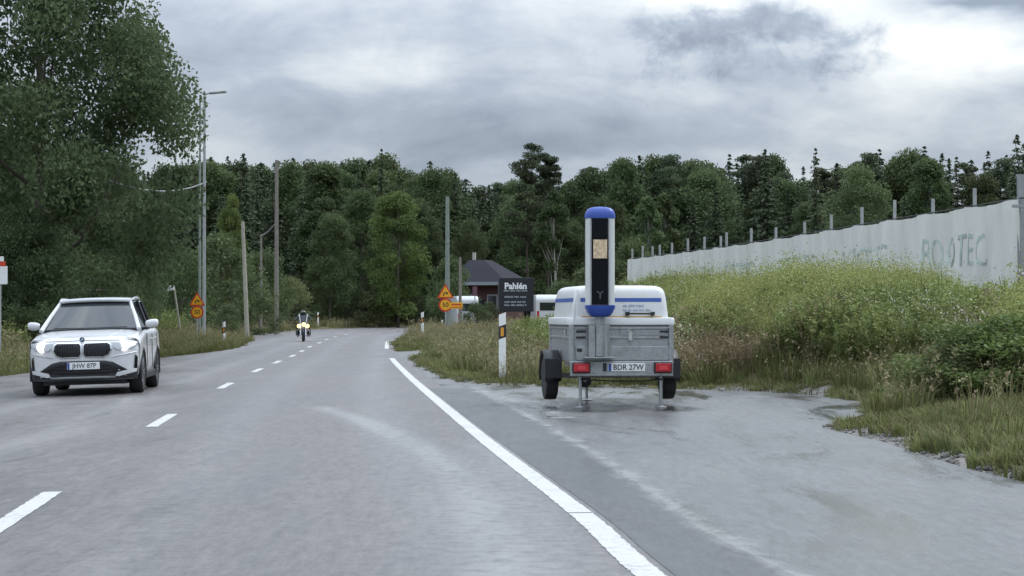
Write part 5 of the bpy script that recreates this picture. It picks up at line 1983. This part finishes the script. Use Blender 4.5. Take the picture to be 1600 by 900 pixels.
loft([[(hw * a, -0.50 + 0.05 * a * a + 0.14 * k, z) for a in (-1, -0.5, 0, 0.5, 1)] + [(hw * a, -0.485 + 0.05 * a * a + 0.14 * k, z) for a in (1, 0.5, 0, -0.5, -1)]
      for z, hw, k in ((0.92, 0.15, 0.0), (1.10, 0.17, 0.6), (1.22, 0.15, 1.0))]).build('windscreen', M['glass_dark'], moto, smooth=True)


def skin_body(name, joints, edges, mt, parent, root=0, sub=2):
    me = bpy.data.meshes.new(name)
    me.from_pydata([j[0] for j in joints], edges, [])
    o = link(name, me, mt, parent)
    md = o.modifiers.new('skin', 'SKIN')
    lay = me.skin_vertices[0].data if me.skin_vertices else None
    if lay is None:
        return o
    for i, j in enumerate(joints):
        rx, ry = j[1] if isinstance(j[1], tuple) else (j[1], j[1])
        lay[i].radius = (rx, ry)
        lay[i].use_root = (i == root)
    md.use_smooth_shade = True
    ss = o.modifiers.new('smooth', 'SUBSURF')
    ss.levels = ss.render_levels = sub
    return o


rid = empty('person', (mx, my, moto.location.z), R(5), 'rider in black leathers and dark helmet crouched on the motorcycle', 'person')
J = [((0, 0.34, 0.84), (0.15, 0.12)), ((0, 0.24, 1.00), (0.15, 0.11)), ((0, 0.10, 1.16), (0.17, 0.11)), ((0, 0.02, 1.23), (0.10, 0.09)), ((0, -0.05, 1.28), 0.06),
     ((0.19, 0.06, 1.19), 0.075), ((0.33, -0.05, 1.04), 0.055), ((0.385, -0.22, 1.015), 0.042), ((-0.19, 0.06, 1.19), 0.075), ((-0.33, -0.05, 1.04), 0.055), ((-0.385, -0.22, 1.015), 0.042),
     ((0.15, 0.26, 0.80), 0.10), ((0.25, -0.16, 0.72), 0.072), ((0.27, 0.02, 0.36), 0.052), ((0.28, -0.12, 0.30), 0.042),
     ((-0.15, 0.26, 0.80), 0.10), ((-0.25, -0.16, 0.72), 0.072), ((-0.27, 0.02, 0.36), 0.052), ((-0.28, -0.12, 0.30), 0.042)]
E = [(0, 1), (1, 2), (2, 3), (3, 4), (2, 5), (5, 6), (6, 7), (2, 8), (8, 9), (9, 10), (0, 11), (11, 12), (12, 13), (13, 14), (0, 15), (15, 16), (16, 17), (17, 18)]
skin_body('body', J, E, M['leather'], rid)
hel = loft([[(0.128 * math.cos(a) * k, -0.07 + 0.150 * math.sin(a) * k, z) for a in np.linspace(0, 6.283, 20, endpoint=False)] for z, k in
            ((1.19, 0.72), (1.215, 0.86), (1.26, 0.97), (1.32, 1.0), (1.37, 0.92), (1.41, 0.72), (1.435, 0.42), (1.442, 0.1))]).build('helmet', M['helmet'], rid, smooth=True)
loft([[(0.118 * math.sin(a), -0.075 - 0.152 * math.cos(a), z) for a in np.linspace(-1.0, 1.0, 12)] + [(0.10 * math.sin(a), -0.075 - 0.13 * math.cos(a), z) for a in np.linspace(1.0, -1.0, 12)] for z in (1.27, 1.36)]).build('visor', M['gloss_black'], hel, smooth=True)
for sx in (-1, 1):                                       # gloved hands closed on the grips
    px_, py_, pz_ = sx * 0.385, -0.235, 1.005
    JJ = [((px_, py_ + 0.03, pz_ + 0.01), 0.030), ((px_, py_ - 0.02, pz_ + 0.012), (0.036, 0.018))]
    EE = [(0, 1)]
    for f in range(4):
        o = len(JJ)
        fx = px_ + (f - 1.5) * 0.019
        JJ += [((fx, py_ - 0.050, pz_ + 0.010), 0.009), ((fx, py_ - 0.060, pz_ - 0.016), 0.0085), ((fx, py_ - 0.035, pz_ - 0.028 - 0.002 * f), 0.008)]
        EE += [(1, o), (o, o + 1), (o + 1, o + 2)]
    o = len(JJ)
    JJ += [((px_ - sx * 0.038, py_ - 0.02, pz_ - 0.012), 0.010), ((px_ - sx * 0.030, py_ - 0.045, pz_ - 0.028), 0.009)]
    EE += [(0, o), (o, o + 1)]
    skin_body('glove', JJ, EE, M['leather'], rid, 0, 1)


# ------------------------------------------------------------------ signs
def road_sign(px, Y, ztop, size, label, extra=False, lean=0.0, digits='50'):
    x = xa(px, Y)
    z0 = hz(x, Y)
    e = empty('warning_sign', (x, Y, z0), R(0), label, 'road sign')
    MB().cyl((0, 0.03, -0.2), (0, 0.03, ztop - z0 - 0.1), 0.030, n=10).build('post', M['post_steel'], e, smooth=True)
    if extra:
        MB().cyl((0.42, 0.03, -0.2), (0.42, 0.03, ztop - z0 - 0.95), 0.024, n=10).build('post', M['post_steel'], e, smooth=True)
    zt0 = ztop - z0
    s = size
    h = s * 0.866

    def tri(k, r=0.06):
        c = [(0, zt0 - h * 0.667 + h * 0.667 * k), (-s / 2 * k, zt0 - h * 0.667 - h * 0.333 * k), (s / 2 * k, zt0 - h * 0.667 - h * 0.333 * k)]
        out = []
        for i in range(3):
            p, a, b = np.array(c[i]), np.array(c[i - 1]), np.array(c[(i + 1) % 3])
            da, db = (a - p) / np.linalg.norm(a - p), (b - p) / np.linalg.norm(b - p)
            for t_ in np.linspace(0, 1, 5):
                q0, q1 = p + da * r * k, p + db * r * k
                out.append(tuple((1 - t_) ** 2 * q0 + 2 * t_ * (1 - t_) * p + t_ ** 2 * q1))
        return out
    bd = MB().prism(tri(1.0), 0.012).build('warning_triangle', M['sign_red'], e)
    MB().prism(tri(0.74), -0.006).build('yellow_field', M['sign_yellow'], bd)
    zc = zt0 - h * 0.70
    mb = MB()
    path = [(-0.11, -0.13), (-0.11, -0.02), (-0.07, 0.06), (0.02, 0.08), (0.08, 0.04)]
    for (a, b), (c, d) in zip(path[:-1], path[1:]):
        dx_, dz_ = c - a, d - b
        l_ = math.hypot(dx_, dz_)
        nx_, nz_ = -dz_ / l_ * 0.032, dx_ / l_ * 0.032
        mb.prism([((a + nx_) * s, zc + (b + nz_) * s), ((a - nx_) * s, zc + (b - nz_) * s), ((c - nx_) * s, zc + (d - nz_) * s), ((c + nx_) * s, zc + (d + nz_) * s)], -0.004, lambda a_, b_, c_: (a_, -0.007 + c_, b_))
    mb.prism([(0.02 * s, zc - 0.02 * s), (0.16 * s, zc - 0.03 * s), (0.12 * s, zc + 0.12 * s)], -0.004, lambda a_, b_, c_: (a_, -0.0075 + c_, b_))
    mb.build('bend_arrow', M['ink'], bd)
    zr = zt0 - h - 0.40 * s
    rr = 0.40 * s
    rd = MB().lathe([(rr, 0.012), (rr, 0.0), (0.0001, 0.0)], (0, 0, zr), 'y', 32).build('speed_disc', M['sign_red'], e)
    MB().lathe([(rr * 0.76, 0.0), (rr * 0.76, -0.006), (0.0001, -0.006)], (0, 0, zr), 'y', 32).build('yellow_field', M['sign_yellow'], rd)
    lettering(digits, rr * 0.95, M['ink'], rd, lambda a, b: (a, -0.009, b + zr), 0.004)
    if extra:
        bp = MB().box((0.58, 0.0, zr - 0.03), (0.66, 0.014, 0.34), ch=0.006).build('side_plate', M['sign_yellow'], e)
        mb = MB()
        mb.box((0.58, -0.009, zr + 0.02), (0.52, 0.004, 0.07))
        mb.box((0.58, -0.009, zr - 0.13), (0.60, 0.004, 0.035))
        mb.build('plate_stripe', M['sign_red'], bp)
    return e


road_sign(308, 92, za(456, 92), 0.70, 'orange bend and speed warning signs on the left verge', digits='50')
road_sign(696, 112, za(443, 112), 0.90, 'orange bend warning signs with side plate beside the tall pole', True, digits='50')


def delineator(px, Y, top, label, w=0.115, h=1.15, reflect=True, band=True):
    x = xa(px, Y)
    z0 = hz(x, Y)
    e = empty('delineator_post', (x, Y, z0 - 0.02), R(-3), label, 'delineator', 'white delineator posts along the road')
    zt = max(0.6, za(top, Y) - z0 + 0.02)
    outline = [(-w / 2, 0), (-w * 0.22, -w * 0.35), (w * 0.22, -w * 0.35), (w / 2, 0), (w * 0.22, w * 0.35), (-w * 0.22, w * 0.35)]
    rings = [[(a * 1.0, b, z + (a / w * 0.05 if z > 0.5 else 0)) for a, b in outline] for z in (-0.2, zt)]
    loft(rings).build('shaft', M['delin'], e, bevel=0.006)
    if band:
        rb = [[(a * 1.06, b * 1.06, z + a / w * 0.05) for a, b in outline] for z in (zt - 0.46, zt - 0.22)]
        bo = loft(rb).build('black_band', M['ink'], e)
        MB().box((0.0, -w * 0.39, zt - 0.34), (w * 0.42, 0.012, 0.16)).build('reflector', M['reflector'], bo)
    return e


delineator(785, 39.5, 490, 'large white delineator post with black band beside the camera trailer', 0.135)
delineator(660, 92, 488, 'white delineator post on the grass left of the right-hand orange signs', 0.13)
delineator(691, 126, 500, 'small delineator post at the foot of the right-hand orange signs')
delineator(350, 86, 503, 'delineator post with dark band right of the left orange signs', 0.13)
delineator(430, 140, 491, 'delineator post on the left verge before the motorcycle', 0.14, band=False)
delineator(497, 186, 488, 'distant delineator post just right of the motorcycle', 0.16)

# black company sign
sx0, sY = xa(806, 108), 108.0
z0 = hz(sx0, sY)
cs = empty('company_sign', (sx0, sY, z0), R(8), 'black company sign board with white lettering behind the verge', 'sign board')
zb0, zt0 = za(487, sY) - z0, za(434, sY) - z0
wB = 1.78
bo = MB().box((0, 0, (zb0 + zt0) / 2), (wB, 0.45, zt0 - zb0), ch=0.02).build('board', M['board_black'], cs)
for xx in (-0.6, 0.6):
    MB().box((xx, 0, zb0 / 2 - 0.1), (0.12, 0.12, zb0 + 0.22)).build('leg', M['board_black'], cs)
lettering('Pahlén', 0.44, M['letter_white'], bo, lambda a, b: (a - 0.04, -0.229, b + zt0 - 0.44), 0.016, 1.0)
mb = MB()
glyph_line(mb, -0.66, 0.60, zt0 - 0.70, 0.075, -0.226, 9, (5, 9))
mb.build('small_print', M['letter_grey'], bo)
mb = MB()
for i, (zz, xe) in enumerate(((0.98, 0.55), (1.24, 0.52), (1.40, 0.54))):
    glyph_line(mb, -0.62, xe, zt0 - zz - 0.04, 0.095, -0.226, 20 + i, (4, 9))
mb.build('small_print', M['letter_grey'], bo)

# sign at the left frame edge
lx, lY = xa(-2, 56), 56.0
z0 = hz(lx, lY)
ls = empty('bus_stop_sign', (lx, lY, z0), 0, 'white sign with red top band on a post at the left edge', 'sign')
MB().cyl((0.03, 0.03, -0.2), (0.03, 0.03, za(405, lY) - z0), 0.03, n=10).build('post', M['post_steel'], ls)
zz = za(430, lY) - z0
MB().box((-0.03, 0, zz), (0.52, 0.02, 0.48), ch=0.008).build('panel', M['sign_white'], ls)
MB().box((-0.03, -0.002, zz + 0.30), (0.42, 0.024, 0.13), ch=0.008).build('red_band', M['sign_red'], ls)
MB().box((0.06, -0.002, zz + 0.43), (0.14, 0.024, 0.13), ch=0.008).build('top_plate', M['sign_white'], ls)
MB().box((-0.02, -0.01, za(495, lY) - z0), (0.10, 0.03, 0.50), ch=0.006).build('timetable', M['sign_white'], ls)

# fallen-over marker with white box
fx, fY = xa(284, 92), 92.0
z0 = hz(fx, fY)
lp = empty('leaning_marker', (fx, fY, z0), 0, 'leaning post with a pale box at its top left of the orange signs', 'marker post')
zt1 = za(447, fY) - z0
MB().tube([(0.05, 0, -0.2), (-0.35, 0, zt1)], 0.045, 8).build('post', M['pole_pale'], lp)
MB().box((-0.58, 0, zt1 - 0.12), (0.50, 0.25, 0.22), Matrix.Rotation(R(-14), 3, 'Y'), 0.03).build('pale_box', M['sign_white'], lp)


# ------------------------------------------------------------------ poles and wires
def pole(px, Y, top, r, mt, label, px_base=None, cat='utility pole', name='utility_pole', crossarm=None):
    xb = xa(px if px_base is None else px_base, Y)
    z0 = hz(xb, Y)
    e = empty(name, (xb, Y, z0), 0, label, cat)
    zt = za(top, Y) - z0
    dxp = xa(px, Y) - xb
    MB().tube([(0, 0, -0.3), (dxp * 0.5, 0, zt * 0.5), (dxp, 0, zt)], [r * 1.15, r, r * 0.8], 12).build('shaft', M[mt], e, smooth=True)
    if crossarm:
        a0, a1, zc = crossarm
        MB().tube([(xa(a0, Y) - xb, 0, za(zc, Y) - z0), (xa(a1, Y) - xb, 0, za(zc, Y) - z0)], 0.04, 8).build('crossarm', M[mt], e)
    return e


la = pole(319, 98, 150, 0.070, 'post_steel', 'tall steel street lamp beside the leafy roadside tree', cat='street lamp', name='street_lamp')
Yl = 98
xb = la.location.x
zt = za(145, Yl) - la.location.z
MB().tube([(0, 0, zt - 0.35), (0.02, 0, zt - 0.05), (0.25, 0, zt)], 0.05, 8).build('lamp_arm', M['post_steel'], la, smooth=True)
MB().box((0.62, 0, zt + 0.03), (0.80, 0.34, 0.10), Matrix.Rotation(R(-5), 3, 'Y'), 0.035).build('lamp_head', M['post_steel'], la)
pole(312, 100, 148, 0.055, 'pole_green', 'thin pole standing close beside the street lamp', crossarm=(297, 324, 188))
pole(432, 135, 250, 0.13, 'pole_wood', 'tall wooden utility pole left of the motorcycle')
pole(379, 102, 346, 0.10, 'pole_pale', 'short pale leaning pole between the taller poles', 387)
pole(408, 137, 366, 0.08, 'pole_wood', 'thin pole tied by a wire to the tall wooden pole')
pole(699, 118, 307, 0.125, 'pole_green', 'grey green pole rising behind the right orange signs')
pole(719, 132, 402, 0.10, 'pole_wood', 'short dark pole in front of the red house')


def wire(px0, py0, Y0, px1, py1, Y1, sag, r, label):
    p0, p1 = Vector((xa(px0, Y0), Y0, za(py0, Y0))), Vector((xa(px1, Y1), Y1, za(py1, Y1)))
    pts = []
    for i in range(22):
        k = i / 21
        p = p0.lerp(p1, k)
        p.z -= sag * 4 * k * (1 - k)
        pts.append(p)
    o = MB().tube(pts, r, 6).build('cable', M['cable'], None, smooth=True)
    return tag(o, label, 'cable')


wire(322, 284, 100, 168, 281, 68, 0.40, 0.030, 'sagging cable hanging left from the pole by the street lamp')
wire(431, 348, 135, 408, 368, 137, 0.12, 0.05, 'short cable between the tall wooden pole and the thin pole')

# ------------------------------------------------------------------ banner fence
FA, FB = np.array([10.70, 45.0]), np.array([5.25, 95.0])
FD = (FB - FA) / np.linalg.norm(FB - FA)
FN = np.array([-FD[1], FD[0]])
if FN[0] > 0:
    FN = -FN                                             # towards the road
FL = float(np.linalg.norm(FB - FA))


def fence_z(s):
    return np.interp(s, [0, 10, 25, 40, FL], [3.75, 3.72, 3.68, 3.72, 3.78])


fe = empty('banner_fence', (FA[0], FA[1], 0.0), 0, 'long row of grey fence posts carrying white banners above the bank', 'fence')
post_px = [1592, 1520, 1454, 1393, 1344, 1296, 1255, 1208, 1170, 1133, 1123, 1097, 1073, 1047, 1029, 1018, 1001, 986]
rr_ = random.Random(4)
for i, px in enumerate(post_px):
    k = (px - 800) / F_PX
    # intersection of the sight line with the fence line
    s = (FA[0] - k * FA[1]) / (k * FD[1] - FD[0])
    p = FA + FD * s + FN * -0.07
    zt = float(fence_z(s)) + rr_.uniform(0.32, 0.50)
    r_ = 0.045
    if i == 0:
        zt, r_ = float(fence_z(s)) + 0.50, 0.085
    g = hz(p[0], p[1])
    MB().tube([(p[0] - FA[0], p[1] - FA[1], g - 0.3), (p[0] - FA[0] + rr_.uniform(-.03, .03), p[1] - FA[1], zt)], r_, 10).build('post', M['post_steel'] if i else M['galv_dark'], fe, smooth=True)
pts = []
for s in np.linspace(-0.6, FL, 40):
    p = FA + FD * s + FN * -0.01
    pts.append((p[0] - FA[0], p[1] - FA[1], float(fence_z(s)) - 0.01))
MB().tube(pts, 0.014, 6).build('top_wire', M['ink'], fe)
# end stay at the near post
p = FA + FD * -0.5
MB().box((p[0] - FA[0] + 0.10, p[1] - FA[1] - 0.1, 2.6), (0.34, 0.08, 1.8)).build('end_frame', M['galv_dark'], fe, bevel=0.02)
MB().box((p[0] - FA[0] + 0.05, p[1] - FA[1] - 0.1, 3.56), (0.55, 0.10, 0.06)).build('cross_rail', M['galv_dark'], fe)


def banner_pt(s, t, off=0.0):
    """s metres along, t 0 bottom .. 1 top"""
    top = float(fence_z(s)) - 0.02 - 0.05 * abs(math.sin(s * math.pi / 3.1))
    bot = top - 2.25
    wv = 0.05 * math.sin(s * 2.1 + 1.5 * t) * (0.4 + (1 - t)) + 0.035 * math.sin(s * 5.3 - 2.0 * t + 1.0 + math.sin(s * 0.7)) + 0.018 * math.sin(s * 11.0 + 5 * t) + 0.012 * math.sin(s * 17.0 - 8 * t)
    wv += 0.05 * math.exp(-((s * 0.9 - 1.0 - 1.6 * (1 - t)) / 0.35) ** 2)      # diagonal pull from the corner
    p = FA + FD * s + FN * (0.03 + wv + off)
    return (p[0], p[1], bot + (top - bot) * t)


def banner(s0, s1, label):
    ns = int((s1 - s0) / 0.14)
    P = np.array([[banner_pt(s0 + (s1 - s0) * i / ns, j / 14) for j in range(15)] for i in range(ns + 1)])
    o = link('banner', grid_mesh('banner', P, True), M['banner'])
    o.modifiers.new('thick', 'SOLIDIFY').thickness = 0.004
    o.modifiers.new('crisp_hem', 'EDGE_SPLIT').split_angle = R(60)
    return tag(o, label, 'banner', 'white banners on the fence')


s_join = 22.0
b1 = banner(-0.42, s_join - 0.06, 'near white banner with large faded green lettering on the fence')
b2 = banner(s_join + 0.06, FL, 'far white banner on the fence beyond the seam')


def banner_text(body, s_mid, size, par):
    V, F = text_geo(body, size, 0.0, 0.0, 1.02)
    bmx = bmesh.new()
    vv = [bmx.verts.new((x, y, 0)) for x, y, z in V]
    for f in F:
        try:
            bmx.faces.new([vv[i] for i in f])
        except Exception:
            pass
    bmesh.ops.triangulate(bmx, faces=bmx.faces[:])
    bmesh.ops.subdivide_edges(bmx, edges=bmx.edges[:], cuts=2, use_grid_fill=True)
    for v in bmx.verts:
        s = s_mid - v.co.x                               # read from the road: left to right is far to near
        t = 0.555 + v.co.y / 2.25
        v.co = Vector(banner_pt(s, t, 0.010))
    me = bpy.data.meshes.new('lettering')
    bmx.to_mesh(me)
    bmx.free()
    return link('lettering', me, M['banner_ink'], par)


for i, s in enumerate((4.0, 11.6, 19.0, 27.2, 34.0, 41.0)):
    banner_text('ROJOTEC', s, 1.05, b1 if s < s_join else b2)

# ------------------------------------------------------------------ buildings and parked vans in the distance
hY = 158.0
hx0 = xa(752, hY)
hs = empty('red_house', (hx0, hY, hz(hx0, hY)), R(-14), 'low dark red house with a dark hipped roof behind the black sign', 'house')
wall = MB().box((0, 3.0, 1.6), (3.4, 7.0, 3.9)).build('wall', M['house_red'], hs)
mb = MB()
V = [(-2.2, -1.3, 3.45), (2.3, -1.3, 3.45), (2.3, 7.3, 3.45), (-2.2, 7.3, 3.45), (-1.5, 2.0, 5.2), (-0.3, 2.0, 5.2), (-0.3, 4.5, 5.2), (-1.5, 4.5, 5.2)]
mb.add(V, [(0, 1, 5, 4), (1, 2, 6, 5), (2, 3, 7, 6), (3, 0, 4, 7), (4, 5, 6, 7), (3, 2, 1, 0)])
roof = mb.build('roof', M['roof_dark'], hs)
MB().box((0.05, -1.32, 3.36), (4.5, 0.06, 0.24)).build('fascia', M['fascia'], roof)
MB().box((-2.24, 3.0, 3.36), (0.06, 8.5, 0.24)).build('fascia', M['fascia'], roof)
MB().box((-1.35, 3.0, 5.4), (0.22, 0.22, 0.8)).build('chimney', M['concrete'], roof)
for xx in (-1.0, 1.0):
    wf = MB().box((xx, -0.53, 2.0), (0.8, 0.06, 1.1)).build('window', M['fascia'], hs)
    MB().box((xx, -0.57, 2.0), (0.64, 0.03, 0.94)).build('pane', M['glass_dark'], wf)
dr = MB().box((0.0, -0.53, 1.15), (0.85, 0.06, 2.1)).build('door', M['roof_dark'], hs)
MB().box((0.18, -0.58, 1.1), (0.05, 0.05, 0.14)).build('handle', M['chrome'], dr)
# purple-grey small sign in front of the house
px_, Yp = 742, 140.0
xs = xa(px_, Yp)
zs_ = hz(xs, Yp)
ps = empty('small_sign', (xs, Yp, zs_), 0, 'small dull purple sign on a post before the red house', 'sign')
MB().cyl((0, 0.03, -0.1), (0, 0.03, za(450, Yp) - zs_), 0.035, n=8).build('post', M['post_steel'], ps)
MB().box((0, 0, za(455, Yp) - zs_), (0.30, 0.02, 0.62), ch=0.006).build('panel', mat('dull_purple', (0.12, 0.055, 0.07), 0.5, var=0.1), ps)


def van(px, Y, top, rz, label, wide=1.9, length=4.8):
    x = xa(px, Y)
    z0 = hz(x, Y)
    e = empty('parked_van', (x, Y, z0), rz, label, 'van')
    H = za(top, Y) - z0
    prof = [(-length / 2, 0.35), (length / 2 - 0.1, 0.35), (length / 2, 0.55), (length / 2, 0.95), (length / 2 - 0.7, 1.15), (length / 2 - 1.5, H - 0.12), (length / 2 - 1.9, H), (-length / 2 + 0.25, H), (-length / 2, H - 0.25)]
    mb = MB()
    mb.prism(prof, wide, lambda u_, v_, w_: (w_ - wide / 2, -u_ * -1, v_))
    mb.build('body', M['paint_white'], e, bevel=0.10, seg=3)
    for sx in (-1, 1):
        MB().box((sx * (wide / 2 + 0.004), length / 2 - 1.75, H * 0.68), (0.02, 0.85, H * 0.22), ch=0.008).build('side_window', M['glass_dark'], e)
        for yy in (-length / 2 + 0.9, length / 2 - 0.9):
            MB().lathe([(0.18, -0.10), (0.31, -0.11), (0.33, 0.0), (0.31, 0.11), (0.18, 0.10)], (sx * (wide / 2 - 0.08), yy, 0.33), 'x', 24).build('wheel', M['rubber'], e, smooth=True)
        MB().box((sx * (wide / 2 - 0.12), -length / 2 - 0.008, 1.0), (0.14, 0.03, 0.45), ch=0.008).build('tail_light', M['tail'], e)
    MB().box((0, -length / 2 - 0.006, H * 0.68), (wide * 0.72, 0.02, H * 0.22), ch=0.008).build('rear_window', M['glass_dark'], e)
    MB().box((0, -length / 2 - 0.03, 0.48), (wide * 0.96, 0.10, 0.20), ch=0.03).build('bumper', M['black_plastic'], e)
    return e


van(721, 146, 463, R(12), 'white van parked behind the yellow side plate', 1.5)
van(853, 128, 461, R(4), 'white van showing between the black sign and the trailer', 1.6)

# loose gravel along the broken edge of the sealed surface
rg = np.random.default_rng(91)
X, Y = rg.uniform(-6, 9, 160000), 12 * (75 / 12) ** rg.random(160000)
sdv = asphalt_sd(X, Y) + rg.normal(size=len(X)) * 0.10
k = (sdv > -0.12) & (sdv < 0.42) & (vnoise(X, Y, 0.7, 33) > 0.35)
scatter('loose_gravel', 'stone', X[k], Y[k], 0.25, 1.1, 'loose pale gravel along the edge of the lay-by', 'gravel', 14)
